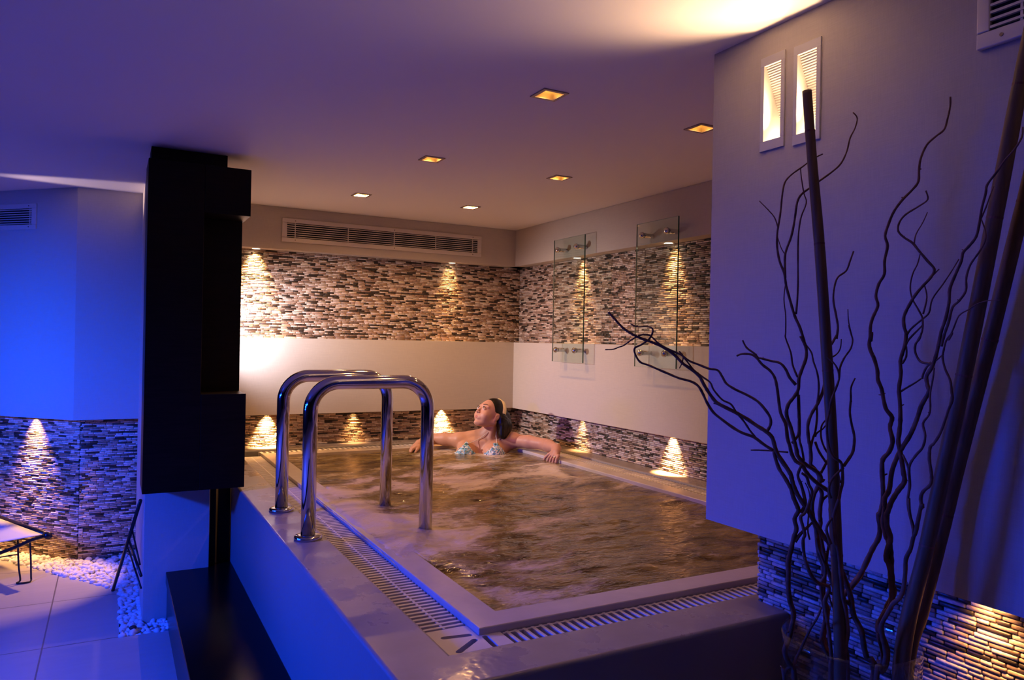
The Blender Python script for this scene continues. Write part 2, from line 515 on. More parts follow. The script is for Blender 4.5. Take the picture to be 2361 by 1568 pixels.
# ------------------------------------------------------------------ mesh helpers
class MB:
    """collects shapes and links them as ONE mesh object (world coordinates)"""

    def __init__(self):
        self.v, self.f, self.n = [], [], 0

    def add(self, verts, faces):
        o = len(self.v)
        self.v += [tuple(p) for p in verts]
        self.f += [tuple(i + o for i in q) for q in faces]
        return self

    def box(self, x0, x1, y0, y1, z0, z1):
        return self.add([(x0, y0, z0), (x1, y0, z0), (x1, y1, z0), (x0, y1, z0), (x0, y0, z1), (x1, y0, z1), (x1, y1, z1), (x0, y1, z1)],
                        [(3, 2, 1, 0), (4, 5, 6, 7), (0, 1, 5, 4), (1, 2, 6, 5), (2, 3, 7, 6), (3, 0, 4, 7)])

    def obox(self, c, ax, ay, az):
        c, ax, ay, az = Vector(c), Vector(ax), Vector(ay), Vector(az)
        vs = [c + ax * sx + ay * sy + az * sz for sz in (-1, 1) for sx, sy in ((-1, -1), (1, -1), (1, 1), (-1, 1))]
        return self.add(vs, [(3, 2, 1, 0), (4, 5, 6, 7), (0, 1, 5, 4), (1, 2, 6, 5), (2, 3, 7, 6), (3, 0, 4, 7)])

    def prism(self, poly, z0, z1):
        n = len(poly)
        vs = [(x, y, z0) for x, y in poly] + [(x, y, z1) for x, y in poly]
        fs = [tuple(range(n - 1, -1, -1)), tuple(range(n, 2 * n))]
        fs += [(i, (i + 1) % n, n + (i + 1) % n, n + i) for i in range(n)]
        return self.add(vs, fs)

    def tube(self, pts, radii, n=10, caps=True):
        pts = [Vector(p) for p in pts]
        if not hasattr(radii, '__len__'):
            radii = [radii] * len(pts)
        vs, fs = [], []
        prev = None
        for i, p in enumerate(pts):
            d = (pts[min(i + 1, len(pts) - 1)] - pts[max(i - 1, 0)])
            d = d.normalized() if d.length > 1e-9 else Vector((0, 0, 1))
            if prev is None:
                a = d.cross(Vector((0, 0, 1)))
                if a.length < 1e-3:
                    a = d.cross(Vector((1, 0, 0)))
            else:
                a = prev - d * prev.dot(d)
            a.normalize()
            prev = a
            b = d.cross(a)
            for k in range(n):
                t = 2 * math.pi * k / n
                vs.append(p + (a * math.cos(t) + b * math.sin(t)) * radii[i])
        for i in range(len(pts) - 1):
            for k in range(n):
                k2 = (k + 1) % n
                fs.append((i * n + k, i * n + k2, (i + 1) * n + k2, (i + 1) * n + k))
        if caps:
            fs.append(tuple(range(n - 1, -1, -1)))
            fs.append(tuple((len(pts) - 1) * n + k for k in range(n)))
        return self.add(vs, fs)

    def lathe(self, prof, c, n=32):
        vs, fs = [], []
        for r, z in prof:
            for k in range(n):
                t = 2 * math.pi * k / n
                vs.append((c[0] + r * math.cos(t), c[1] + r * math.sin(t), c[2] + z))
        for i in range(len(prof) - 1):
            for k in range(n):
                k2 = (k + 1) % n
                fs.append((i * n + k, i * n + k2, (i + 1) * n + k2, (i + 1) * n + k))
        return self.add(vs, fs)

    def build(self, name, material, parent=None, smooth=False, bevel=0.0, segs=2):
        me = bpy.data.meshes.new(name)
        me.from_pydata(self.v, [], self.f)
        me.validate()
        me.update()
        return link(name, me, material, parent, smooth, bevel, segs)


def link(name, me, material, parent=None, smooth=False, bevel=0.0, segs=2):
    me.materials.append(material)
    if smooth:
        me.polygons.foreach_set('use_smooth', [True] * len(me.polygons))
    o = bpy.data.objects.new(name, me)
    COL.objects.link(o)
    if parent is not None:
        adopt(o, parent)
    if bevel:
        b = o.modifiers.new('edge', 'BEVEL')
        b.width, b.segments, b.limit_method, b.angle_limit = bevel, segs, 'ANGLE', R(40)
        o.data.polygons.foreach_set('use_smooth', [True] * len(o.data.polygons))
        w = o.modifiers.new('shade', 'WEIGHTED_NORMAL')
        w.keep_sharp = True
    return o


def adopt(o, parent):
    """parent a world-space mesh under its thing (vertices become local to the Empty)"""
    top = parent if parent.parent is None else parent.parent
    if top.type == 'EMPTY':
        o.data.transform(Matrix.Translation(-top.location))
    o.parent = parent


def thing(name, label, cat, loc, group=None):
    o = bpy.data.objects.new(name, None)
    COL.objects.link(o)
    o.empty_display_size = 0.05
    o.location = loc
    return tag(o, label, cat, group)


def tag(o, label, cat, group=None, kind=None):
    o['label'] = label
    o['category'] = cat
    if group:
        o['group'] = group
    if kind:
        o['kind'] = kind
    return o


def struct(o):
    o['kind'] = 'structure'
    return o


def dup(root, loc, label):
    """copy a thing with its parts and sub-parts"""
    r = root.copy()
    COL.objects.link(r)
    r.location = loc
    r['label'] = label
    for ch in root.children:
        c = ch.copy()
        COL.objects.link(c)
        c.parent = r
        for g in ch.children:
            d = g.copy()
            COL.objects.link(d)
            d.parent = c
    return r


def smooth_path(pts, n=3):
    """Catmull-Rom through points that may carry extra columns"""
    p = np.array(pts, float)
    out = []
    for i in range(len(p) - 1):
        a, b, c, d = p[max(i - 1, 0)], p[i], p[i + 1], p[min(i + 2, len(p) - 1)]
        for k in range(n):
            t = k / n
            out.append(.5 * (2 * b + (c - a) * t + (2 * a - 5 * b + 4 * c - d) * t * t + (3 * b - a - 3 * c + d) * t ** 3))
    out.append(p[-1])
    return np.array(out)


PALETTE = [((0.70, 0.57, 0.49), 0.37), ((0.45, 0.31, 0.24), 0.33), ((0.28, 0.18, 0.13), 0.11), ((0.050, 0.034, 0.028), 0.19)]


def mosaic(parent, origin, u, nrm, width, height, seed, pitch=0.0108, zstart=None):
    """tumbled stone strips laid in rows; u = direction along the wall, nrm = out of the wall"""
    rng = np.random.default_rng(seed)
    o, u, nrm = np.array(origin, float), np.array(u, float), np.array(nrm, float)
    w = np.array([0, 0, 1.0])
    rows = int(height / pitch)
    pitch = height / rows
    a0, a1, b0, b1 = [], [], [], []
    for r in range(rows):
        x = -rng.uniform(0, 0.05)
        while x < width:
            l = rng.choice([0.030, 0.042, 0.055, 0.072]) * rng.uniform(0.85, 1.15)
            s, e = max(x, 0), min(x + l - 0.0016, width)
            if e - s > 0.008:
                a0.append(s); a1.append(e)
                b0.append(r * pitch + 0.0006); b1.append((r + 1) * pitch - 0.0008)
            x += l
    a0, a1, b0, b1 = map(np.array, (a0, a1, b0, b1))
    n = len(a0)
    jit = rng.uniform(-0.0004, 0.0004, (n, 2))
    b0, b1 = b0 + jit[:, 0], b1 + jit[:, 1]
    dep = 0.006 + rng.uniform(0, 0.003, n)
    cc = rng.uniform(0.0007, 0.0024, (n, 4))          # rounded corners
    skew = rng.uniform(-0.0006, 0.0006, (n, 2))
    V = np.zeros((n, 16, 3))
    for ring, ins in ((0, 0.0), (1, 0.0016)):
        A0, A1, B0, B1 = a0 + ins, a1 - ins, b0 + ins, b1 - ins
        c = cc * (0.8 if ring else 1.0)
        P = [(A0 + c[:, 0], B0), (A1 - c[:, 1], B0), (A1, B0 + c[:, 1] * .8), (A1, B1 - c[:, 2] * .8), (A1 - c[:, 2], B1), (A0 + c[:, 3], B1),
             (A0, B1 - c[:, 3] * .8), (A0, B0 + c[:, 0] * .8)]
        for k, (pa, pb) in enumerate(P):
            d = dep if ring else dep - 0.0022
            V[:, ring * 8 + k] = o + pa[:, None] * u + pb[:, None] * w + (d + (skew[:, 0] * (k in (1, 2, 3, 4))))[:, None] * nrm
    side = np.zeros((n, 8, 3))
    # skirt ring down to the wall
    S = V[:, :8] - (dep - 0.0022)[:, None, None] * nrm
    V = np.concatenate([S, V], 1)
    fl, tot = [], []
    flip = np.dot(np.cross(u, w), nrm) < 0
    quads = []
    for base in (0, 8):
        for k in range(8):
            k2 = (k + 1) % 8
            q = (base + k, base + k2, base + 8 + k2, base + 8 + k)
            quads.append(q[::-1] if flip else q)
    face = tuple(range(16, 24))
    face = face[::-1] if flip else face
    loops = np.array([i for q in quads for i in q] + list(face))
    L = (np.arange(n)[:, None] * 24 + loops[None, :]).ravel()
    sizes = np.array([4] * 16 + [8])
    T = np.tile(sizes, n)
    me = bpy.data.meshes.new('mosaic_tiles')
    me.vertices.add(n * 24)
    me.vertices.foreach_set('co', V.reshape(-1).astype(np.float32))
    me.loops.add(len(L))
    me.loops.foreach_set('vertex_index', L.astype(np.int32))
    me.polygons.add(len(T))
    me.polygons.foreach_set('loop_start', np.concatenate([[0], np.cumsum(T)[:-1]]).astype(np.int32))
    me.polygons.foreach_set('loop_total', T.astype(np.int32))
    me.update(calc_edges=True)
    pal = np.array([c for c, _ in PALETTE])
    pick = rng.choice(len(pal), n, p=[p for _, p in PALETTE])
    cols = pal[pick] * rng.uniform(0.86, 1.14, (n, 1)) * rng.uniform(0.97, 1.03, (n, 3))
    ca = me.color_attributes.new('tile_colour', 'FLOAT_COLOR', 'POINT')
    full = np.ones((n, 24, 4))
    full[:, :, :3] = cols[:, None, :]
    ca.data.foreach_set('color', full.reshape(-1).astype(np.float32))
    o_ = link('mosaic_tiles', me, M['mosaic'], parent)
    return o_

# traced stems: (x, y, z, radius) in millimetres
BRANCH_PATHS = {
  'reach': [
    [(992,1378,1457,2.4),(1002,1369,1442,2.6),(1014,1357,1424,2.7),(1027,1345,1411,2.8),(1044,1328,1399,2.9),(1061,1312,1391,3.0),(1077,1297,1382,3.1),(1093,1281,1369,3.2),(1103,1271,1357,3.3),(1113,1261,1343,3.4),(1126,1248,1331,3.5),(1138,1237,1317,3.6),(1145,1229,1298,3.7),(1154,1220,1278,3.7),(1164,1210,1261,3.8),(1177,1197,1251,3.9),(1192,1182,1241,4.0),(1209,1165,1228,4.1),(1224,1150,1214,4.1),(1237,1137,1203,4.2),(1246,1128,1191,4.3),(1250,1124,1173,4.4),(1253,1120,1158,4.5),(1262,1112,1139,4.5),(1272,1101,1117,4.6),(1275,1098,1103,4.7),(1280,1094,1082,4.8),(1290,1084,1058,4.9),(1303,1076,1037,5.0),(1312,1071,1018,5.1),(1322,1066,1001,5.1),(1333,1060,983,5.2),(1345,1054,966,5.3),(1356,1048,936,5.4),(1365,1043,915,5.4),(1375,1038,889,5.5),(1384,1033,858,5.6),(1390,1030,821,5.6),(1402,1020,789,5.7),(1405,1015,756,5.7),(1408,1009,732,5.8),(1415,996,697,5.8),(1416,1008,350,5.8),(1418,1034,40,5.8)],
    [(1028,1344,1431,1.3),(1035,1337,1426,1.5),(1042,1330,1424,1.6),(1053,1319,1425,1.7),(1062,1310,1422,1.8),(1064,1309,1412,1.9),(1058,1315,1396,2.0),(1047,1326,1384,2.1),(1036,1336,1376,2.2),(1037,1336,1363,2.3),(1045,1328,1345,2.3),(1059,1314,1338,2.4),(1073,1301,1330,2.5),(1089,1285,1321,2.6),(1107,1267,1311,2.6),(1125,1250,1305,2.7),(1136,1239,1296,2.8),(1143,1232,1281,2.9),(1150,1224,1259,2.9),(1161,1215,1238,3.0),(1174,1201,1223,3.1),(1189,1186,1208,3.2),(1203,1171,1197,3.2),(1220,1154,1189,3.3),(1235,1139,1174,3.4),(1248,1126,1163,3.4)],
    [(988,1383,1371,1.3),(1001,1371,1372,1.4),(1010,1362,1377,1.5),(1019,1353,1382,1.6),(1031,1341,1395,1.7),(1044,1328,1405,1.8),(1056,1317,1407,1.8),(1065,1308,1399,1.9),(1074,1299,1387,2.0),(1088,1285,1376,2.1),(1101,1272,1368,2.2),(1110,1263,1362,2.2),(1122,1252,1350,2.3),(1137,1237,1342,2.4),(1152,1222,1334,2.5),(1165,1209,1331,2.5),(1172,1202,1317,2.6),(1178,1196,1303,2.7),(1191,1183,1291,2.7),(1208,1166,1280,2.8),(1223,1151,1268,2.9),(1233,1140,1253,2.9),(1242,1131,1234,3.0),(1243,1130,1218,3.1),(1238,1135,1203,3.2)],
    [(1110,1263,1362,1.7),(1120,1254,1346,1.8),(1129,1246,1331,1.8),(1142,1232,1316,1.9),(1154,1220,1304,1.9),(1160,1215,1288,2.0),(1173,1202,1267,2.0),(1186,1189,1258,2.1),(1194,1180,1240,2.1),(1205,1169,1222,2.2),(1214,1161,1204,2.2),(1224,1150,1186,2.2),(1231,1144,1177,2.3)],
    [(1107,1267,1333,1.1),(1111,1263,1346,1.4),(1112,1262,1360,1.6),(1106,1268,1371,1.8)],
    [(1160,1215,1259,1.4),(1171,1204,1254,1.9),(1182,1193,1248,2.3)],
    [(1390,1030,817,1.4),(1380,1035,812,1.6),(1368,1042,814,1.7),(1358,1047,824,1.9),(1349,1052,841,2.0),(1343,1055,862,2.1)],
    [(1343,1055,868,3.5),(1357,1048,860,3.7),(1371,1040,851,3.9),(1383,1034,842,4.0),(1390,1030,824,4.1)],
  ],
  'hook': [
    [(1207,1196,1363,2.0),(1215,1187,1368,2.2),(1228,1174,1367,2.4),(1237,1166,1359,2.5),(1245,1157,1345,2.7),(1256,1146,1333,2.8),(1263,1139,1318,2.9),(1267,1136,1298,3.1),(1269,1133,1273,3.2),(1273,1130,1242,3.4),(1280,1123,1221,3.5),(1282,1121,1206,3.6),(1283,1119,1188,3.8),(1287,1116,1172,3.9),(1290,1113,1155,4.0),(1296,1107,1140,4.1),(1305,1098,1132,4.2),(1314,1093,1116,4.4),(1329,1085,1099,4.5),(1347,1075,1084,4.6),(1357,1070,1076,4.7),(1360,1068,1059,4.9),(1361,1068,1038,5.0),(1363,1067,1002,5.1),(1364,1066,970,5.2),(1368,1064,930,5.3),(1371,1062,904,5.5),(1376,1060,877,5.6),(1386,1054,851,5.7),(1394,1050,798,5.8),(1394,1051,745,5.9),(1398,1049,676,6.0),(1402,1051,350,6.0),(1411,1055,40,6.0)],
    [(1215,1187,1398,1.6),(1221,1181,1382,2.1),(1232,1170,1370,2.4),(1239,1164,1359,2.7)],
    [(1239,1164,1359,2.0),(1243,1159,1359,2.3),(1257,1145,1354,2.5),(1270,1132,1350,2.7),(1278,1123,1337,2.9),(1284,1117,1319,3.1),(1293,1108,1304,3.3)],
    [(1231,1173,1158,1.2),(1244,1160,1159,1.5),(1261,1143,1159,1.7),(1285,1118,1158,1.8)],
  ],
  'tallleft': [
    [(1357,1102,1808,1.3),(1338,1112,1797,1.5),(1319,1122,1780,1.6),(1303,1139,1763,1.7),(1294,1149,1746,1.9),(1290,1152,1717,2.0),(1289,1154,1687,2.1),(1287,1157,1658,2.2),(1285,1159,1636,2.3),(1285,1159,1607,2.4),(1289,1155,1574,2.5),(1296,1148,1548,2.6),(1300,1145,1519,2.7),(1305,1139,1490,2.8),(1313,1132,1454,2.9),(1321,1124,1428,3.0),(1329,1118,1396,3.1),(1323,1123,1409,3.2),(1332,1117,1387,3.3),(1333,1116,1363,3.4),(1326,1120,1338,3.5),(1322,1125,1316,3.6),(1321,1125,1294,3.7),(1316,1131,1277,3.8),(1307,1140,1258,3.9),(1305,1142,1236,4.1),(1312,1136,1209,4.2),(1317,1131,1182,4.3),(1321,1127,1160,4.4),(1323,1125,1147,4.5),(1335,1116,1130,4.6),(1354,1105,1117,4.7),(1366,1099,1102,4.8),(1361,1101,1083,4.9),(1353,1106,1063,5.0),(1350,1108,1041,5.1),(1352,1107,1015,5.2),(1358,1103,993,5.3),(1361,1102,972,5.4),(1366,1099,932,5.5),(1374,1095,910,5.6),(1376,1094,883,5.7),(1374,1095,859,5.7),(1377,1094,834,5.8),(1383,1090,813,5.9),(1381,1091,786,6.0),(1377,1094,759,6.1),(1381,1092,732,6.1),(1391,1086,705,6.2),(1399,1082,662,6.3),(1403,1077,350,6.3),(1411,1068,40,6.3)],
    [(1316,1126,1777,1.1),(1317,1124,1755,1.3),(1322,1121,1722,1.4),(1327,1118,1701,1.5),(1319,1124,1671,1.7),(1316,1127,1643,1.8),(1315,1128,1610,1.9),(1316,1128,1563,2.0),(1317,1128,1526,2.1),(1316,1128,1490,2.2),(1315,1130,1457,2.4)],
    [(1413,1071,1900,1.3),(1422,1067,1888,1.4),(1418,1069,1866,1.6),(1409,1074,1844,1.7),(1403,1077,1815,1.8),(1393,1083,1789,1.9),(1377,1091,1771,2.0),(1355,1103,1752,2.1),(1333,1115,1733,2.2),(1318,1124,1719,2.3),(1312,1130,1701,2.4),(1309,1133,1665,2.4),(1305,1138,1628,2.5),(1297,1146,1592,2.6),(1297,1147,1563,2.7),(1298,1146,1537,2.8)],
    [(1257,1186,1708,0.9),(1270,1173,1688,1.1),(1280,1163,1670,1.3),(1286,1158,1647,1.5)],
    [(1285,1159,1629,0.9),(1291,1153,1603,1.0),(1296,1147,1589,1.1)],
    [(1299,1146,1527,1.0),(1297,1148,1490,1.2),(1300,1145,1454,1.4),(1301,1145,1417,1.6),(1301,1145,1405,1.8),(1309,1137,1373,1.9),(1312,1134,1346,2.1),(1320,1127,1319,2.2)],
    [(1373,1095,1098,1.8),(1370,1097,1093,2.8),(1366,1099,1096,3.6)],
    [(1321,1125,1294,1.7),(1321,1126,1270,2.0),(1322,1125,1242,2.3),(1323,1124,1221,2.5),(1323,1125,1193,2.7),(1314,1134,1174,2.9)],
    [(1323,1124,1281,1.7),(1324,1123,1243,1.9),(1325,1122,1204,2.1),(1325,1123,1183,2.3),(1329,1119,1161,2.4),(1333,1117,1137,2.6)],
  ],
  'leanpole': [
    [(1446,1088,1601,1.7),(1440,1092,1579,1.9),(1433,1096,1557,2.0),(1417,1105,1542,2.1),(1410,1108,1519,2.2),(1409,1109,1490,2.3),(1415,1106,1457,2.5),(1419,1104,1431,2.6),(1416,1105,1405,2.7),(1417,1105,1413,2.8),(1407,1110,1394,2.9),(1396,1116,1377,3.0),(1390,1119,1360,3.1),(1394,1117,1344,3.2),(1396,1116,1324,3.3),(1394,1117,1302,3.4),(1390,1120,1280,3.5),(1381,1125,1257,3.6),(1371,1130,1238,3.7),(1364,1134,1213,3.8),(1365,1133,1185,3.9),(1369,1131,1163,4.0),(1371,1130,1141,4.1),(1371,1130,1124,4.2),(1379,1126,1115,4.3),(1387,1121,1099,4.4),(1388,1121,1077,4.5),(1394,1118,1060,4.6),(1392,1119,1037,4.7),(1391,1120,1013,4.8),(1393,1119,995,4.9),(1391,1120,975,5.0),(1401,1115,923,5.1),(1406,1112,899,5.2),(1416,1106,869,5.2),(1424,1102,844,5.3),(1422,1103,816,5.4),(1428,1101,781,5.5),(1431,1099,734,5.5),(1429,1100,692,5.6),(1435,1097,648,5.7),(1432,1089,350,5.7),(1426,1074,40,5.7)],
    [(1358,1137,1390,1.7),(1368,1131,1373,1.9),(1372,1129,1354,2.0),(1379,1125,1332,2.1),(1383,1123,1307,2.3),(1383,1123,1280,2.4),(1381,1125,1257,2.5),(1381,1124,1230,2.6),(1379,1126,1199,2.7),(1374,1129,1180,2.8),(1369,1131,1157,3.0)],
    [(1426,1100,1405,1.1),(1425,1101,1386,1.4),(1418,1104,1372,1.6),(1403,1112,1360,1.8),(1394,1117,1349,2.0)],
    [(1400,1114,1226,1.7),(1391,1119,1212,2.0),(1390,1120,1188,2.2),(1396,1117,1166,2.3),(1404,1112,1151,2.5),(1412,1108,1146,2.6),(1420,1104,1140,2.7),(1430,1098,1129,2.9),(1435,1096,1116,3.0)],
    [(1400,1114,1215,1.4),(1393,1118,1204,1.7),(1382,1124,1195,1.9),(1379,1126,1186,2.1)],
    [(1430,1098,1085,1.8),(1424,1102,1109,2.1),(1416,1106,1120,2.2),(1404,1112,1126,2.4),(1396,1116,1137,2.6),(1386,1122,1155,2.7),(1379,1126,1175,2.8)],
    [(1416,1106,1155,2.4),(1412,1108,1146,2.6),(1404,1112,1135,2.8),(1397,1116,1119,3.0),(1391,1119,1106,3.1)],
    [(1408,1111,1058,2.4),(1398,1116,1049,3.1),(1393,1118,1040,3.7)],
  ],
  'thincurl': [
    [(1341,1020,1466,1.0),(1343,1019,1438,1.2),(1350,1016,1411,1.4),(1343,1019,1433,1.5),(1347,1017,1417,1.6),(1351,1015,1402,1.7),(1348,1017,1384,1.8),(1337,1023,1365,2.0),(1329,1027,1344,2.1),(1328,1028,1321,2.2),(1322,1031,1300,2.3),(1315,1035,1277,2.4),(1311,1037,1251,2.5),(1307,1039,1230,2.6),(1309,1039,1199,2.8),(1313,1036,1173,2.9),(1321,1032,1158,3.0),(1334,1025,1148,3.1),(1337,1023,1133,3.2),(1338,1023,1105,3.3),(1335,1025,1090,3.4),(1332,1026,1072,3.5),(1327,1029,1053,3.6),(1323,1031,1036,3.7),(1324,1031,1022,3.8),(1327,1029,991,3.9),(1334,1025,955,4.0),(1337,1024,924,4.1),(1340,1023,904,4.2),(1343,1021,868,4.3),(1350,1017,829,4.4),(1353,1016,796,4.4),(1350,1017,765,4.5),(1348,1019,698,4.6),(1362,1027,350,4.6),(1391,1043,40,4.6)],
    [(1306,1040,1365,1.6),(1319,1033,1352,1.8),(1326,1029,1337,2.0),(1328,1028,1321,2.1)],
    [(1357,1012,1323,1.6),(1350,1016,1303,1.9),(1350,1016,1278,2.2),(1349,1017,1252,2.5),(1353,1015,1226,2.7),(1358,1012,1200,2.9),(1356,1013,1172,3.2),(1349,1017,1156,3.4),(1339,1022,1140,3.6)],
    [(1339,1023,1136,2.2),(1325,1030,1121,2.4),(1317,1035,1107,2.6),(1313,1036,1090,2.7),(1317,1034,1073,2.8)],
    [(1320,1033,1032,2.3),(1311,1038,1013,2.8),(1312,1037,997,3.1),(1319,1034,978,3.5)],
  ],
  'centretall': [
    [(1515,919,1909,1.8),(1515,919,1889,1.9),(1514,924,1862,2.0),(1512,929,1843,2.1),(1506,943,1831,2.2),(1500,958,1816,2.3),(1496,968,1790,2.4),(1495,971,1766,2.5),(1495,972,1741,2.6),(1491,982,1725,2.7),(1484,999,1706,2.8),(1477,1014,1682,2.8),(1473,1024,1654,2.9),(1470,1029,1630,3.0),(1473,1025,1608,3.1),(1471,1030,1576,3.1),(1471,1030,1547,3.2),(1467,1040,1526,3.3),(1465,1045,1500,3.3),(1467,1041,1479,3.4),(1463,1050,1453,3.5),(1461,1054,1431,3.6),(1462,1054,1399,3.7),(1463,1052,1420,3.7),(1461,1056,1398,3.8),(1462,1054,1382,3.9),(1466,1047,1363,4.0),(1469,1041,1338,4.1),(1470,1040,1317,4.1),(1473,1033,1298,4.2),(1476,1029,1271,4.3),(1478,1024,1253,4.4),(1483,1014,1237,4.4),(1482,1018,1215,4.5),(1485,1013,1186,4.6),(1482,1019,1162,4.7),(1477,1030,1144,4.8),(1477,1031,1117,4.9),(1478,1029,1085,5.0),(1479,1029,1057,5.1),(1477,1033,1030,5.2),(1476,1037,1021,5.3),(1477,1034,998,5.4),(1477,1036,973,5.5),(1472,1047,946,5.5),(1467,1058,914,5.6),(1462,1069,884,5.7),(1449,1077,862,5.8),(1439,1083,848,5.8),(1429,1088,834,5.9),(1426,1090,806,6.0),(1429,1089,765,6.0),(1434,1086,724,6.1),(1432,1087,653,6.1),(1429,1081,350,6.1),(1424,1070,40,6.1)],
    [(1497,967,1767,1.2),(1495,971,1766,1.5)],
    [(1483,1001,1711,1.5),(1485,997,1707,1.9)],
  ],
  'centrefork': [
    [(1443,922,1707,1.4),(1445,919,1689,1.6),(1439,933,1677,1.7),(1430,956,1662,1.9),(1426,967,1646,2.0),(1425,968,1629,2.1),(1430,958,1615,2.2),(1436,944,1603,2.3),(1441,933,1586,2.4),(1447,918,1564,2.5),(1452,907,1547,2.6),(1450,913,1531,2.7),(1445,926,1514,2.8),(1440,937,1498,2.9),(1437,946,1481,3.0),(1433,957,1454,3.2),(1433,957,1433,3.3),(1435,952,1416,3.4),(1435,953,1419,3.5),(1435,955,1396,3.6),(1433,959,1378,3.7),(1432,963,1360,3.8),(1433,962,1332,3.9),(1432,965,1303,4.1),(1433,963,1275,4.2),(1434,962,1244,4.3),(1434,963,1221,4.4),(1433,965,1195,4.6),(1435,963,1177,4.7),(1436,959,1157,4.8),(1438,956,1132,4.9),(1439,954,1112,5.0),(1435,965,1092,5.2),(1430,976,1067,5.3),(1428,981,1048,5.4),(1427,984,1037,5.6),(1428,983,1014,5.7),(1431,977,992,5.7),(1429,982,965,5.8),(1428,984,949,5.9),(1431,979,935,6.0),(1433,975,915,6.1),(1434,974,889,6.2),(1434,973,869,6.2),(1433,977,847,6.3),(1429,988,827,6.5),(1426,994,804,6.6),(1429,989,780,6.6),(1432,982,758,6.7),(1432,983,732,6.8),(1429,991,709,6.9),(1423,1004,689,7.0),(1422,1015,350,7.0),(1421,1037,40,7.0)],
    [(1445,919,1663,0.9),(1442,927,1642,1.1),(1438,938,1620,1.3),(1437,941,1600,1.4)],
    [(1455,899,1547,1.1),(1450,913,1531,1.6)],
    [(1442,931,1579,1.1),(1440,935,1559,1.3),(1437,943,1539,1.4),(1436,947,1512,1.5),(1438,943,1488,1.6),(1443,932,1464,1.7),(1446,926,1447,1.8),(1446,927,1420,1.9),(1442,937,1396,2.0)],
    [(1446,924,1518,1.2),(1448,919,1491,1.5),(1446,925,1457,1.8)],
    [(1467,867,1565,1.1),(1462,880,1539,1.2),(1458,893,1516,1.4),(1452,910,1487,1.5),(1450,915,1460,1.7),(1446,926,1447,1.8),(1438,945,1427,1.9),(1435,952,1413,2.0)],
    [(1447,927,1326,1.5),(1443,937,1317,1.7),(1438,950,1307,1.9),(1433,961,1298,2.1)],
    [(1446,926,1434,1.4),(1437,948,1406,2.0),(1435,954,1393,2.5)],
    [(1436,953,1391,1.6),(1436,953,1370,2.0),(1433,960,1355,2.3)],
  ],
  'rightthick': [
    [(1408,724,1782,1.5),(1408,725,1765,1.7),(1411,737,1748,1.8),(1415,756,1731,1.9),(1418,771,1714,2.1),(1421,790,1693,2.2),(1422,793,1678,2.3),(1423,800,1652,2.4),(1424,804,1628,2.5),(1426,811,1600,2.5),(1427,825,1583,2.7),(1429,837,1572,2.8),(1429,840,1556,2.8),(1430,851,1532,2.9),(1432,863,1504,3.0),(1432,864,1478,3.1),(1433,871,1446,3.2),(1434,880,1420,3.4),(1434,884,1393,3.5),(1434,882,1409,3.5),(1435,889,1377,3.6),(1435,897,1352,3.8),(1436,909,1332,3.9),(1436,907,1314,4.0),(1436,904,1300,4.1),(1437,919,1273,4.2),(1437,929,1242,4.4),(1437,942,1210,4.5),(1437,960,1180,4.7),(1437,972,1155,4.8),(1437,981,1128,4.9),(1437,986,1090,5.1),(1437,996,1070,5.2),(1437,994,1052,5.3),(1437,994,1050,5.4),(1437,998,1018,5.5),(1438,992,993,5.6),(1439,984,974,5.6),(1440,981,943,5.7),(1441,981,902,5.8),(1442,975,878,5.9),(1441,986,849,6.0),(1441,995,825,6.1),(1440,1007,797,6.2),(1441,1004,772,6.2),(1442,996,748,6.3),(1443,998,721,6.4),(1441,1017,680,6.5),(1436,1025,350,6.5),(1428,1042,40,6.5)],
    [(1420,778,1688,0.9),(1421,785,1671,1.1),(1423,793,1651,1.3),(1424,803,1630,1.5)],
    [(1424,801,1630,1.2),(1423,793,1607,1.4),(1424,794,1589,1.6),(1426,806,1569,1.7),(1428,822,1548,1.9),(1429,830,1524,2.0),(1430,831,1499,2.2),(1431,844,1480,2.3),(1432,857,1468,2.5),(1433,865,1439,2.6),(1434,874,1413,2.8),(1434,879,1392,2.9)],
    [(1434,874,1377,1.3),(1435,892,1362,1.7),(1435,907,1352,2.0),(1436,916,1336,2.2),(1436,918,1326,2.5)],
    [(1434,920,1419,1.8),(1434,924,1406,2.0),(1434,932,1396,2.2),(1435,933,1379,2.3),(1435,922,1361,2.4),(1435,904,1357,2.5),(1435,894,1353,2.6)],
  ],
  'rightthin': [
    [(1358,728,1473,0.8),(1362,751,1474,0.9),(1366,773,1469,1.1),(1369,789,1460,1.2),(1371,808,1449,1.3),(1372,818,1427,1.5),(1374,829,1403,1.6),(1373,821,1417,1.7),(1374,833,1403,1.8),(1375,838,1385,1.9),(1375,840,1371,2.0),(1375,835,1350,2.1),(1375,825,1329,2.2),(1375,822,1309,2.3),(1375,820,1292,2.4),(1376,828,1273,2.5),(1377,834,1254,2.6),(1378,844,1227,2.7),(1379,856,1207,2.8),(1380,864,1198,3.0),(1380,865,1174,3.1),(1381,861,1146,3.2),(1381,863,1127,3.3),(1382,878,1110,3.4),(1382,882,1095,3.5),(1383,879,1078,3.6),(1382,880,1086,3.7),(1383,887,1055,3.8),(1384,892,1030,3.9),(1384,897,1017,4.0),(1384,902,994,4.1),(1385,912,971,4.2),(1385,913,944,4.3),(1386,917,911,4.4),(1386,924,891,4.5),(1386,940,872,4.6),(1386,950,851,4.7),(1386,963,821,4.9),(1395,964,789,5.0),(1401,962,756,5.1),(1393,966,726,5.1),(1387,973,709,5.2),(1393,990,350,5.2),(1406,1025,40,5.2)],
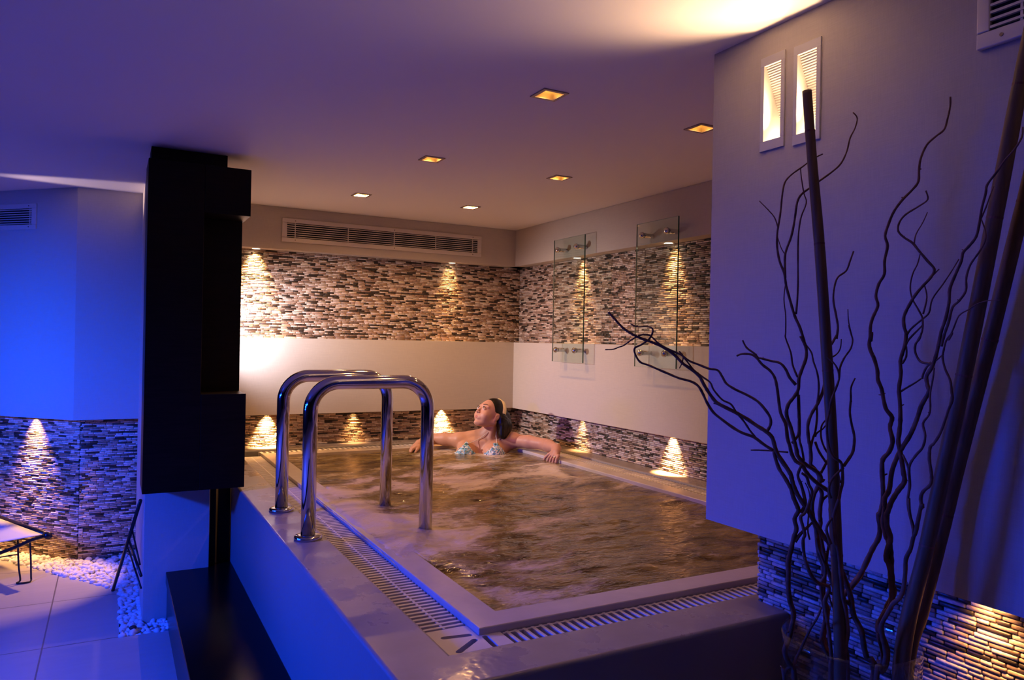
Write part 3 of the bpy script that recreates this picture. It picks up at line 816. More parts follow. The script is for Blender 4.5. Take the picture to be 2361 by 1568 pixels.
    [(1377,857,1351,1.5),(1377,859,1332,1.7),(1378,863,1313,1.8),(1378,865,1294,1.9),(1378,864,1277,2.0),(1379,867,1260,2.1),(1380,879,1242,2.2),(1380,874,1219,2.3),(1380,879,1196,2.4),(1381,892,1180,2.5),(1381,904,1161,2.6),(1382,907,1144,2.7),(1382,905,1119,2.8),(1383,909,1089,2.9),(1383,906,1065,3.0),(1383,907,1092,3.0),(1383,905,1063,3.1),(1384,898,1038,3.2),(1384,896,1017,3.3)],
    [(1381,920,1176,1.9),(1381,909,1155,2.3),(1382,907,1141,2.5)],
  ],
  'leftlow': [
    [(1249,1125,1160,3.7),(1253,1121,1139,3.8),(1258,1116,1122,4.0),(1265,1108,1106,4.1),(1274,1100,1084,4.2),(1278,1096,1065,4.4),(1284,1089,1044,4.5),(1285,1089,1036,4.6),(1280,1094,1020,4.7),(1283,1091,1000,4.8),(1280,1095,980,4.9),(1276,1099,951,5.0),(1273,1102,927,5.1),(1274,1102,902,5.2),(1274,1102,873,5.3),(1277,1099,844,5.3),(1312,1119,807,5.5),(1342,1149,762,5.8),(1337,1154,731,5.9),(1332,1159,706,6.0),(1338,1153,682,6.0),(1346,1145,670,6.1),(1348,1144,646,6.2),(1370,1117,350,6.2),(1395,1088,40,6.2)],
    [(1311,1072,1016,2.4),(1304,1076,1008,2.9),(1295,1081,998,3.3),(1287,1087,986,3.7),(1282,1093,972,4.0)],
    [(1288,1084,1137,2.7),(1283,1090,1114,3.1),(1288,1085,1093,3.3),(1293,1082,1073,3.5),(1295,1080,1052,3.8),(1289,1085,1034,4.0)],
  ],
  'loop': [
    [(1276,1074,1121,2.8),(1285,1069,1113,3.0),(1289,1066,1097,3.0),(1295,1063,1084,3.1),(1292,1065,1065,3.2),(1283,1070,1038,3.3),(1276,1075,1029,3.4),(1280,1072,1009,3.5),(1284,1070,992,3.5),(1280,1071,980,3.6),(1283,1070,949,3.6),(1288,1067,929,3.7),(1298,1062,905,3.8),(1312,1055,890,3.8),(1328,1046,885,3.9),(1330,1045,875,3.9),(1323,1049,854,4.0),(1327,1047,823,4.0),(1332,1044,784,4.1),(1337,1041,732,4.1),(1336,1042,691,4.2),(1352,1045,350,4.2),(1386,1052,40,4.2)],
    [(1282,1070,1101,1.1),(1289,1066,1084,1.3),(1292,1065,1057,1.5),(1290,1066,1040,1.6),(1289,1067,1003,1.7),(1293,1065,982,1.9)],
  ],
  'lowsprig': [
    [(1304,1042,845,2.1),(1297,1046,824,2.4),(1321,1081,786,2.7),(1331,1103,753,3.0),(1346,1126,721,3.2),(1350,1141,695,3.5),(1346,1145,678,3.7),(1337,1155,666,3.9),(1334,1158,655,4.0),(1333,1159,643,4.2),(1369,1117,350,4.2),(1394,1088,40,4.2)],
    [(1335,1155,749,1.5),(1338,1153,750,2.0)],
  ],
  'knot': [
    [(1347,1092,973,2.4),(1351,1090,952,2.8),(1358,1086,930,3.0),(1365,1083,911,3.3),(1365,1083,891,3.5),(1359,1086,879,3.7),(1358,1087,864,3.9),(1361,1085,840,4.1),(1365,1083,821,4.3),(1367,1082,797,4.5),(1364,1084,777,4.7),(1361,1085,754,4.9),(1369,1081,730,5.1),(1378,1076,707,5.2),(1380,1075,668,5.4),(1388,1072,350,5.4),(1404,1066,40,5.4)],
    [(1373,1078,974,2.4),(1368,1081,935,3.1),(1367,1082,915,3.6)],
  ],
}
BAMBOO_PATHS = {
  'upright': ([(1312, 1109, 1940, 9.9), (1319, 1097, 1778, 10.3), (1328, 1083, 1607, 11.2), (1336, 1068, 1396, 11.4), (1342, 1054, 1196, 11.5), (1345, 1039, 950, 11.7), (1345, 1026, 701, 11.7), (1352, 1029, 300, 11.7), (1360, 1032, 30, 11.7)], [1846, 1606, 1340, 944]),
  'lean': ([(1484, 736, 2061, 12.7), (1480, 767, 1883, 13.3), (1476, 806, 1639, 14.5), (1468, 854, 1336, 14.9), (1450, 911, 991, 14.4), (1436, 952, 735, 16.0), (1434, 962, 300, 16.0), (1432, 973, 30, 16.0)], [1883, 1639, 1336, 991]),
  'back': ([(1530, 728, 1916, 12.5), (1530, 771, 1724, 12.8), (1530, 834, 1436, 14.0), (1530, 897, 1156, 13.8), (1527, 918, 1043, 12.6), (1510, 953, 844, 12.8), (1497, 978, 699, 12.9), (1489, 986, 300, 12.9), (1481, 994, 30, 12.9)], [1413, 1041, 1674]),
}


# ================================================================== the setting
def cells(xs, ys, holes):
    """grid of rectangles between cuts, leaving out the holes"""
    xs, ys = sorted(set(xs)), sorted(set(ys))
    out = []
    for i in range(len(xs) - 1):
        for j in range(len(ys) - 1):
            cx, cy = (xs[i] + xs[i + 1]) / 2, (ys[j] + ys[j + 1]) / 2
            if not any(h[0] < cx < h[1] and h[2] < cy < h[3] for h in holes):
                out.append((xs[i], xs[i + 1], ys[j], ys[j + 1]))
    return out


LAMPS = [(1.332, 2.227), (2.058, 2.25), (1.330, 3.312), (2.055, 3.318), (1.305, 4.372), (2.028, 4.362)]
LH = 0.037
holes = [(x - LH, x + LH, y - LH, y + LH) for x, y in LAMPS]
mb = MB()
for x0, x1, y0, y1 in cells([-3.0, 3.0] + [v for h in holes for v in h[:2]], [-2.5, 8.0] + [v for h in holes for v in h[2:]], holes):
    mb.add([(x0, y0, Z_CEIL), (x1, y0, Z_CEIL), (x1, y1, Z_CEIL), (x0, y1, Z_CEIL)], [(3, 2, 1, 0)])
mb.box(-3.0, 3.0, -2.5, 8.0, 2.36, 2.42)
struct(mb.build('ceiling', M['ceiling']))

# lounge floor with a gravel strip left open along the wall and around the pillar
mb = MB()
mb.prism([(-3.0, -2.5), (3.0, -2.5), (3.0, 3.81), (0.048, 3.81), (0.052, 4.52), (-0.216, 4.90), (-0.582, 5.43), (-2.15, 7.72), (-3.0, 7.9)], -0.03, 0.0)
struct(mb.build('floor', M['floor']))

# back wall of the pool alcove and lounge corner
mb = MB()
mb.box(0.40, 2.98, 5.08, 5.30, Z_SOFFIT, Z_CEIL).box(0.40, 2.98, 5.08, 5.30, Z_BAND, Z_LEDGE)
wb = struct(mb.build('wall_back', M['linen'], bevel=0.002, segs=1))
sub = MB().box(0.40, 2.98, 5.185, 5.32, -0.05, Z_CEIL).build('tile_backing', M['grout'], wb)
mosaic(wb, (0.44, 5.185, Z_LEDGE), (1, 0, 0), (0, -1, 0), 2.42, Z_SOFFIT - Z_LEDGE, 11)
mosaic(wb, (0.44, 5.185, Z_DECK), (1, 0, 0), (0, -1, 0), 2.42, Z_BAND - Z_DECK, 12)
# right wall
mb = MB()
mb.box(2.757, 2.98, 1.62, 5.30, Z_SOFFIT, Z_CEIL).box(2.757, 2.98, 1.62, 5.30, Z_BAND, Z_LEDGE)
wr = struct(mb.build('wall_right', M['linen'], bevel=0.002, segs=1))
MB().box(2.862, 3.0, 1.62, 5.30, -0.05, Z_CEIL).build('tile_backing', M['grout'], wr)
mosaic(wr, (2.862, 1.66, Z_LEDGE), (0, 1, 0), (-1, 0, 0), 3.52, Z_SOFFIT - Z_LEDGE, 13)
mosaic(wr, (2.862, 1.66, Z_DECK), (0, 1, 0), (-1, 0, 0), 3.52, Z_BAND - Z_DECK, 14)
# lounge wall: short straight piece, then the 45 degree wall
mb = MB()
mb.box(-0.2, 0.43, 5.10, 5.30, Z_BAND, Z_CEIL)
wl = struct(mb.build('wall_left', M['linen']))
MB().box(-0.16, 0.43, 5.205, 5.32, -0.05, Z_BAND + 0.02).build('tile_backing', M['grout'], wl)
mosaic(wl, (-0.165, 5.205, -0.02), (1, 0, 0), (0, -1, 0), 0.36, Z_BAND + 0.02, 15)
s2 = math.sqrt(0.5)
mb = MB()
mb.prism([(-0.2, 5.10), (-2.75, 7.65), (-2.55, 7.85), (-0.1, 5.30)], Z_BAND, Z_CEIL)
wc = struct(mb.build('wall_corner', M['linen']))
mb = MB().prism([(-0.162, 5.208), (-2.72, 7.766), (-2.62, 7.86), (-0.1, 5.32)], -0.05, Z_BAND + 0.02)
mb.build('tile_backing', M['grout'], wc)
mosaic(wc, (-0.165 - 1.6 * s2, 5.205 + 1.6 * s2, -0.02), (s2, -s2, 0), (-s2, -s2, 0), 1.6, Z_BAND + 0.02, 16)
# the pillar between lounge and pool
struct(MB().box(0.146, 0.44, 3.956, 5.20, -0.04, Z_CEIL).build('pillar', M['linen'], bevel=0.003, segs=1))
# outer walls that close the room behind and beside the camera
struct(MB().box(-3.1, -3.0, -2.6, 8.1, 0, Z_CEIL + 0.1).build('wall_lounge', M['darkwall']))
struct(MB().box(-3.1, 3.1, -2.6, -2.5, 0, Z_CEIL + 0.1).build('wall_rear', M['darkwall']))
struct(MB().box(-3.1, 3.1, 8.0, 8.1, 0, Z_CEIL + 0.1).build('wall_far', M['linen']))

# near right wall: linen panel with two lamp niches, tiled base set back below it
NX = 1.567
NICHE = [(1.404, 1.468, 1.945, 2.155), (1.290, 1.356, 1.938, 2.150)]
mb = MB()
for y0, y1, z0, z1 in cells([-2.5, 1.664] + [v for h in NICHE for v in h[:2]], [Z_BAND, Z_CEIL] + [v for h in NICHE for v in h[2:]], NICHE):
    mb.box(NX, 1.67, y0, y1, z0, z1)
mb.box(1.67, 2.98, -2.5, 1.664, Z_BAND, Z_CEIL)
wn = struct(mb.build('wall_near', M['linen']))
MB().box(1.678, 2.98, -2.5, 1.553, -0.02, Z_BAND).build('tile_backing', M['grout'], wn)
mosaic(wn, (1.678, -0.35, 0.0), (0, 1, 0), (-1, 0, 0), 1.903, Z_BAND, 17)
mosaic(wn, (1.672, 1.553, Z_DECK), (1, 0, 0), (0, 1, 0), 0.5, Z_BAND - Z_DECK, 18)

# gravel bed
gb = MB().prism([(-2.9, 3.7), (0.30, 3.7), (0.30, 5.35), (-0.25, 5.35), (-2.75, 7.9), (-2.9, 7.9)], -0.06, -0.03).build('gravel_bed', M['gravelbed'])
struct(gb)

# ------------------------------------------------------------------ pool
# deck: raised surround with its outer sides
OX, OY = 0.55, 1.44                 # outer faces
GX0, GX1, GY0, GY1 = 0.715, 2.72, 1.60, 5.03      # outer line of the gutter
RX0, RX1, RY0, RY1 = 0.845, 2.59, 1.715, 4.90     # outer line of the rim
PX0, PX1, PY0, PY1 = 0.942, 2.495, 1.81, 4.805    # pool edge


def ring(mb, o, i, z0, z1):
    """rectangular frame between outer and inner rectangles (x0, x1, y0, y1)"""
    P = [[(o[0], o[2]), (o[1], o[2]), (o[1], o[3]), (o[0], o[3])], [(i[0], i[2]), (i[1], i[2]), (i[1], i[3]), (i[0], i[3])]]
    vs = [(x, y, z) for z in (z0, z1) for loop in P for x, y in loop]
    fs = []
    for k in range(4):
        k2 = (k + 1) % 4
        fs.append((8 + k, 8 + k2, 12 + k2, 12 + k))
        fs.append((k2, k, 4 + k, 4 + k2))
        fs.append((k, k2, 8 + k2, 8 + k))
        fs.append((4 + k2, 4 + k, 12 + k, 12 + k2))
    return mb.add(vs, fs)


dk = ring(MB(), (OX, 2.862, OY, 5.185), (GX0, GX1, GY0, GY1), -0.04, Z_DECK).build('pool_deck', M['deck'])
dk.data.materials.append(M['poolwall'])
for f in dk.data.polygons:
    if abs(f.normal.z) < 0.5:
        f.material_index = 1
bv = dk.modifiers.new('edge', 'BEVEL')
bv.width, bv.segments, bv.limit_method, bv.angle_limit = 0.011, 4, 'ANGLE', R(40)
dk.data.polygons.foreach_set('use_smooth', [True] * len(dk.data.polygons))
dk.modifiers.new('shade', 'WEIGHTED_NORMAL')
struct(dk)
struct(ring(MB(), (GX0, GX1, GY0, GY1), (RX0, RX1, RY0, RY1), 0.50, 0.53).build('gutter_channel', M['gutter']))
rim = ring(MB(), (RX0, RX1, RY0, RY1), (PX0, PX1, PY0, PY1), 0.48, Z_DECK - 0.002).build('pool_rim', M['rim'], bevel=0.004, segs=3)
struct(rim)
basin = MB()
ring(basin, (PX0 + 0.0, PX1, PY0, PY1), (PX0 + 0.02, PX1 - 0.02, PY0 + 0.02, PY1 - 0.02), 0.0, 0.5)
basin.box(PX0, PX1, PY0, PY1, -0.03, 0.02)
struct(basin.build('pool_basin', M['rim']))


# gutter gratings: cross slats on carrier rails, one length on each side of the pool
def grating(name, label, x0, x1, y0, y1, along, pitch, th, ztop, deep, rails):
    mb = MB()
    if along == 'y':
        n = int((y1 - y0) / pitch)
        for k in range(n):
            y = y0 + (k + 0.5) * (y1 - y0) / n
            mb.box(x0 + 0.002, x1 - 0.003, y - th / 2, y + th / 2, ztop - deep, ztop)
        for fr in rails:
            x = x0 + (x1 - x0) * fr
            mb.box(x - 0.004, x + 0.004, y0, y1, ztop - deep - 0.004, ztop - 0.001)
    else:
        n = int((x1 - x0) / pitch)
        for k in range(n):
            x = x0 + (k + 0.5) * (x1 - x0) / n
            mb.box(x - th / 2, x + th / 2, y0 + 0.002, y1 - 0.003, ztop - deep, ztop)
        for fr in rails:
            y = y0 + (y1 - y0) * fr
            mb.box(x0, x1, y - 0.004, y + 0.004, ztop - deep - 0.004, ztop - 0.001)
    o = mb.build(name, M['plastic'], bevel=0.0015, segs=2)
    return tag(o, label, 'grate', 'gutter gratings around the pool')


ZG = 0.625
grating('gutter_grating', 'cream plastic gutter grating with cross slats under the two steel handrails', GX0, RX0, 1.795, GY1 - 0.13, 'y', 0.025, 0.012, ZG, 0.022, (0.52,))
grating('gutter_grating', 'blue-lit gutter grating with bold slats along the front edge of the pool', 0.91, GX1 - 0.13, GY0, RY0, 'x', 0.0255, 0.0105, ZG, 0.024, (0.1, 0.92))
grating('gutter_grating', 'pale gutter grating behind the bather along the back edge of the pool', GX0 + 0.13, GX1 - 0.13, RY1, GY1, 'x', 0.034, 0.017, 0.634, 0.03, (0.1, 0.9))
grating('gutter_grating', 'cream gutter grating along the far right edge of the pool, glowing under a wall lamp', RX1, GX1, 1.795, GY1 - 0.13, 'y', 0.025, 0.014, 0.634, 0.03, (0.52,))


def corner_plate(label, x0, x1, y0, y1, slots):
    """flat gutter corner with slots cut through: built from an ngon with holes via boolean-free strips"""
    import bmesh
    bm = bmesh.new()
    outer = [(x0, y0), (x1, y0), (x1, 1.7145), (0.8445, 1.7145), (0.8445, y1), (x0, y1)]
    loops = [outer]
    for (ax, ay), (bx, by), r in slots:
        d = Vector((bx - ax, by - ay)).normalized()
        nrm = Vector((-d.y, d.x))
        lp = []
        for k in range(7):
            t = -math.pi / 2 + math.pi * k / 6
            lp.append((bx + r * (d.x * math.cos(t) + nrm.x * math.sin(t)), by + r * (d.y * math.cos(t) + nrm.y * math.sin(t))))
        for k in range(7):
            t = math.pi / 2 + math.pi * k / 6
            lp.append((ax + r * (d.x * math.cos(t) + nrm.x * math.sin(t)), ay + r * (d.y * math.cos(t) + nrm.y * math.sin(t))))
        loops.append(lp)
    edges = []
    for lp in loops:
        vs = [bm.verts.new((x, y, ZG)) for x, y in lp]
        edges += [bm.edges.new((vs[i], vs[(i + 1) % len(vs)])) for i in range(len(vs))]
    bmesh.ops.triangle_fill(bm, use_beauty=True, use_dissolve=False, edges=edges, normal=(0, 0, 1))
    bad = []
    for f in bm.faces:
        c = f.calc_center_median()
        for (ax, ay), (bx, by), r in slots:
            a, b, p = Vector((ax, ay)), Vector((bx, by)), Vector((c.x, c.y))
            t = max(0, min(1, (p - a).dot(b - a) / (b - a).length_squared))
            if (p - (a + (b - a) * t)).length < r * 0.9:
                bad.append(f)
                break
    bmesh.ops.delete(bm, geom=bad, context='FACES')
    ret = bmesh.ops.extrude_face_region(bm, geom=list(bm.faces))
    bmesh.ops.translate(bm, verts=[v for v in ret['geom'] if isinstance(v, bmesh.types.BMVert)], vec=(0, 0, -0.02))
    bmesh.ops.recalc_face_normals(bm, faces=bm.faces)
    me = bpy.data.meshes.new('gutter_corner_plate')
    bm.to_mesh(me)
    bm.free()
    o = link('gutter_corner_plate', me, M['plastic'])
    return tag(o, label, 'gutter plate')


corner_plate('smooth cream gutter corner plate with three oval slots at the front pool corner', 0.717, 0.905, 1.602, 1.79,
             [((0.757, 1.738), (0.823, 1.728), 0.0085), ((0.757, 1.645), (0.822, 1.693), 0.0085), ((0.853, 1.640), (0.856, 1.700), 0.0085)])

# ------------------------------------------------------------------ water
NXW, NYW = 250, 420
xs = np.linspace(RX0 - 0.004, PX1 + 0.001, NXW)
ys = np.linspace(PY0 - 0.001, PY1 + 0.001, NYW)
vw, foam = [], []


def fbm(x, y, z, o=4):
    return noise.fractal(Vector((x, y, z)), 0.9, 2.1, o)


def sstep(a, b, v):
    t = max(0.0, min(1.0, (v - a) / (b - a)))
    return t * t * (3 - 2 * t)


for j, y in enumerate(ys):
    for i, x in enumerate(xs):
        wx = x + 0.10 * fbm(x * 2.2, y * 2.2, 3.1, 3)
        wy = y + 0.10 * fbm(x * 2.2, y * 2.2, 9.7, 3)
        sw = fbm(wx * 1.6 + wy * 0.9, wy * 3.0 - wx * 0.8, 0.4, 4)
        rip = fbm(wx * 6.0, wy * 12.0, 5.0, 2)
        # jets churn the left side near the handrails and spill over the left rim
        jet = math.exp(-(((x - 1.02) / 0.30) ** 2 + ((y - 2.75) / 0.80) ** 2)) + 0.5 * math.exp(-(((x - 1.9) / 0.6) ** 2 + ((y - 3.6) / 0.28) ** 2))
        calm = math.exp(-(((x - 1.50) / 0.36) ** 2 + ((y - 2.12) / 0.24) ** 2))
        over = sstep(2.02, 2.50, y + 0.16 * fbm(x * 5, y * 4, 1.1, 3)) * (1 - sstep(3.55, 3.95, y))
        edge = sstep(0.0, 0.14, min(PX1 - x, y - PY0, PY1 - y))
        z = 0.624 + (0.011 * sw + 0.006 * rip) * (0.25 + 0.75 * edge) + 0.010 * jet * edge
        near_rim = 1 - sstep(PX0, PX0 + 0.20, x)
        z = z + (0.6475 + 0.004 * rip + 0.003 * sw - z) * near_rim * over
        if x < PX0:
            z -= (1 - over) * 0.05 + 0.010 * sstep(PX0 - 0.06, RX0 - 0.004, x)
        streak = fbm(wx * 2.4 + wy * 1.0, wy * 4.8 - wx * 1.6, 1.7, 5)
        f = -0.03 + 0.62 * streak + 0.34 * jet - 0.34 * calm - 0.12 * sstep(1.7, 2.2, x) * (1 - sstep(2.4, 3.0, y))
        f -= 0.13 * sstep(1.25, 1.6, x) * (1 - sstep(3.0, 3.7, y))
        f += 0.26 * math.exp(-((x - 0.98) / 0.16) ** 2 - ((y - 2.15) / 0.45) ** 2)
        f += 0.34 * near_rim * over + 0.10 * sstep(3.2, 4.0, y)
        foam.append(f)
        vw.append((x, y, z))
fw = [(j * NXW + i, j * NXW + i + 1, (j + 1) * NXW + i + 1, (j + 1) * NXW + i) for j in range(NYW - 1) for i in range(NXW - 1)]
me = bpy.data.meshes.new('pool_water')
me.from_pydata(vw, [], fw)
at = me.attributes.new('foam', 'FLOAT', 'POINT')
at.data.foreach_set('value', np.array(foam, np.float32))
wo = link('pool_water', me, M['water'], smooth=True)
tag(wo, 'foaming golden-brown whirlpool water filling the pool', 'water', kind='stuff')

# ================================================================== things
# handrails: steel hoops standing on the deck and reaching into the water
def handrail(y, label):
    t = thing('handrail', label, 'handrail', (0.645, y, Z_DECK), 'steel handrails at the pool edge')
    xa, xb, zt, r = 0.645, 1.107, 1.220, 0.105
    pts = [(xa, y, Z_DECK), (xa, y, zt - r)]
    pts += [(xa + r - r * math.cos(a), y, zt - r + r * math.sin(a)) for a in [math.pi / 2 * k / 10 for k in range(1, 11)]]
    pts += [(xb - r + r * math.sin(a), y, zt - r + r * math.cos(a)) for a in [math.pi / 2 * k / 10 for k in range(0, 11)]]
    pts += [(xb, y, 0.30)]
    MB().tube(pts, 0.0265, 28).build('tube', M['steel'], t, smooth=True)
    fl = MB().lathe([(0.0265, 0.016), (0.030, 0.016), (0.046, 0.014), (0.050, 0.010), (0.051, 0.0), (0.0265, 0.0)], (xa, y, Z_DECK), 40)
    fl.build('base_flange', M['steel'], t, smooth=True)
    return t


handrail(2.749, 'polished steel handrail hoop nearer the front corner of the pool')
handrail(3.240, 'polished steel handrail hoop standing behind its twin, nearer the dark cabinet')

# dark wenge cabinet hung on the pillar
t = thing('wall_cabinet', 'tall dark wenge cabinet with a stepped right side hung on the pillar', 'cabinet', (0.34, 3.95, 0.665))
MB().box(0.126, 0.362, 3.70, 3.955, 0.668, 2.180).build('side_panel', M['wenge'], t, bevel=0.002)
MB().box(0.3625, 0.567, 3.70, 3.955, 1.958, 2.180).build('top_block', M['wenge'], t, bevel=0.002)
MB().box(0.3625, 0.562, 3.70, 3.955, 0.668, 1.113).build('lower_block', M['wenge'], t, bevel=0.002)
MB().box(0.140, 0.470, 3.79, 3.955, 2.1805, Z_CEIL - 0.002).build('gap_shade_block', M['wenge'], t)  # added dark block standing in for the shade above the cabinet
MB().box(0.3625, 0.559, 3.90, 3.955, 1.113, 1.958).build('back_panel', M['wenge'], t, bevel=0.002)
# two dark upright boards standing in the gap below it
o = MB().box(0.441, 0.4735, 4.0, 4.06, 0.0, 0.668).build('upright_board', M['wenge'], bevel=0.001)
tag(o, 'narrow dark upright board against the blue pillar behind the black step', 'board', 'dark boards under the cabinet')
o = MB().box(0.4875, 0.545, 4.03, 4.06, 0.0, 0.668).build('upright_board', M['wenge'], bevel=0.001)
tag(o, 'wider dark upright board against the pool side behind the black step', 'board', 'dark boards under the cabinet')
# black lacquered step along the pool side
t = thing('pool_step', 'long black lacquered step lying against the blue pool side', 'step', (0.40, 3.0, 0.0))
MB().box(0.246, 0.549, 1.9, 4.02, 0.175, 0.232).build('tread', M['blackgloss'], t, bevel=0.003)
MB().box(0.252, 0.549, 1.92, 4.01, 0.0, 0.174).build('body', M['blackgloss'], t)


# ceiling lamps: square recessed fittings with a gold pyramid reflector
def make_lamp(x, y, label):
    t = thing('ceiling_lamp', label, 'ceiling lamp', (x, y, Z_CEIL), 'square ceiling lamps over the pool')
    h, o_ = LH, 0.05
    f = MB()
    f.box(x - o_, x + o_, y - o_, y - h, Z_CEIL - 0.004, Z_CEIL).box(x - o_, x + o_, y + h, y + o_, Z_CEIL - 0.004, Z_CEIL)
    f.box(x - o_, x - h, y - h, y + h, Z_CEIL - 0.004, Z_CEIL).box(x + h, x + o_, y - h, y + h, Z_CEIL - 0.004, Z_CEIL)
    f.build('frame', M['lampframe'], t)
    a, b = h, 0.016
    z0, z1 = Z_CEIL - 0.001, Z_CEIL + 0.045
    rf = MB().add([(x - a, y - a, z0), (x + a, y - a, z0), (x + a, y + a, z0), (x - a, y + a, z0), (x - b, y - b, z1), (x + b, y - b, z1), (x + b, y + b, z1), (x - b, y + b, z1)],
                  [(0, 1, 5, 4), (1, 2, 6, 5), (2, 3, 7, 6), (3, 0, 4, 7)])
    rf.build('reflector', M['reflector'], t)
    MB().lathe([(0.0005, 0.026), (0.008, 0.028), (0.011, 0.036), (0.011, 0.046), (0.0005, 0.047)], (x, y, Z_CEIL), 16).build('bulb', M['bulb'], t, smooth=True)
    return t


lamp0 = None
NAMES = ['square ceiling lamp nearest the viewer, above the front of the pool', 'square ceiling lamp half hidden by the near right wall',
         'square ceiling lamp in the left row, above the steel handrails', 'middle square ceiling lamp of the right row, over the foaming water',
         'square ceiling lamp in the left row, just above the left end of the long vent', 'square ceiling lamp in the far right row, above the right half of the long vent']
for (x, y), nm in zip(LAMPS, NAMES):
    lamp0 = make_lamp(x, y, nm) if lamp0 is None else (dup(lamp0, (x, y, Z_CEIL), nm) and lamp0)
    spot('ceiling_lamp_light', (x, y, Z_CEIL + 0.018), (x, y, 0), 5.0 if y < 3 else (11.0 if y < 4 else 28.0), WARM, 164 if y > 4 else 120, 0.6, 0.02)

# round recessed spotlights in the soffits (lens glowing)
def downlight(x, y, label):
    t = thing('recessed_spotlight', label, 'spotlight', (x, y, Z_SOFFIT), 'round spotlights in the wall soffits')
    MB().lathe([(0.026, 0.0), (0.026, -0.003), (0.036, -0.003), (0.038, 0.0)], (x, y, Z_SOFFIT), 28).build('trim_ring', M['alu'], t, smooth=True)
    MB().lathe([(0.0005, -0.0015), (0.0262, -0.0015)], (x, y, Z_SOFFIT), 28).build('lens', M['lens'], t)
    return t


downlight(0.825, 5.130, 'glowing round spotlight over the brightest stone beside the dark cabinet')
downlight(2.241, 5.130, 'glowing round spotlight under the right end of the long vent')
downlight(2.805, 4.275, 'glowing round spotlight behind the glass panel nearer the room corner')
downlight(2.805, 3.324, 'glowing round spotlight behind the larger-looking glass panel nearer the viewer')


# ventilation grilles: frame, black sheet for the shaded opening, blades, dividers, screws
def grille(label, o, u, n, w, h, bx, bz, blades, dividers, screws):
    """o = lower left corner on the wall, u = along the wall, n = out of the wall"""
    o, u, n = Vector(o), Vector(u), Vector(n)
    z = Vector((0, 0, 1))
    c = o + u * w / 2 + z * h / 2
    t = thing('vent_grille', label, 'vent', c, None)

    def bar(mb, a0, a1, b0, b1, d0, d1):
        mb.obox(o + u * (a0 + a1) / 2 + z * (b0 + b1) / 2 + n * (d0 + d1) / 2, u * (a1 - a0) / 2, n * (d1 - d0) / 2, z * (b1 - b0) / 2)
    f = MB()
    bar(f, 0, w, 0, bz, 0, 0.012); bar(f, 0, w, h - bz, h, 0, 0.012)
    bar(f, 0, bx, bz, h - bz, 0, 0.012); bar(f, w - bx, w, bz, h - bz, 0, 0.012)
    f.build('frame', M['alu'], t, bevel=0.003)
    b = MB()
    bar(b, bx, w - bx, bz, h - bz, 0.0002, 0.001)  # thin black sheet on the wall stands in for shade behind the blades
    b.build('shade_backing', M['dark'], t)
    hh = h - 2 * bz
    for k in range(blades):
        b = MB()
        zc = bz + hh * (k + 0.5) / blades
        bar(b, bx, w - bx, zc - hh / blades * 0.17, zc + hh / blades * 0.17, 0.002, 0.010)
        b.build('blade', M['alu'], t)
    for x in dividers:
        b = MB()
        bar(b, x - 0.0025, x + 0.0025, bz, h - bz, 0.0015, 0.0085)
        b.build('divider', M['alu'], t)
    for x in screws:
        for zz in (bz * 0.5, h - bz * 0.5):
            s = MB()
            p = o + u * x + z * zz
            s.tube([p + n * 0.011, p + n * 0.0135], 0.0038, 10)
            s.build('screw', M['screw'], t)
    return t


grille('long cream ventilation grille on the back wall under the ceiling', (0.977, 5.08, 2.025), (1, 0, 0), (0, -1, 0), 1.480, 0.158, 0.034, 0.029, 7,
       [0.088, 0.45, 0.785, 1.105, 1.405], [0.088, 0.785, 1.405])
# on the 45 degree lounge wall: right edge at (-0.418, 5.318)
e45 = Vector((s2, -s2, 0))
grille('blue-lit ventilation grille on the lounge wall at the left', Vector((-0.418, 5.318, 2.012)) - e45 * 0.62, e45, (-s2, -s2, 0), 0.62, 0.156, 0.034, 0.029, 7,
       [0.30, 0.57], [0.31, 0.565])
grille('purple-lit ventilation grille high on the near right wall above the bamboo', (NX, 0.892, 2.003), (0, -1, 0), (-1, 0, 0), 0.62, 0.17, 0.026, 0.033, 7,
       [0.085, 0.31, 0.53], [0.05, 0.31, 0.57])


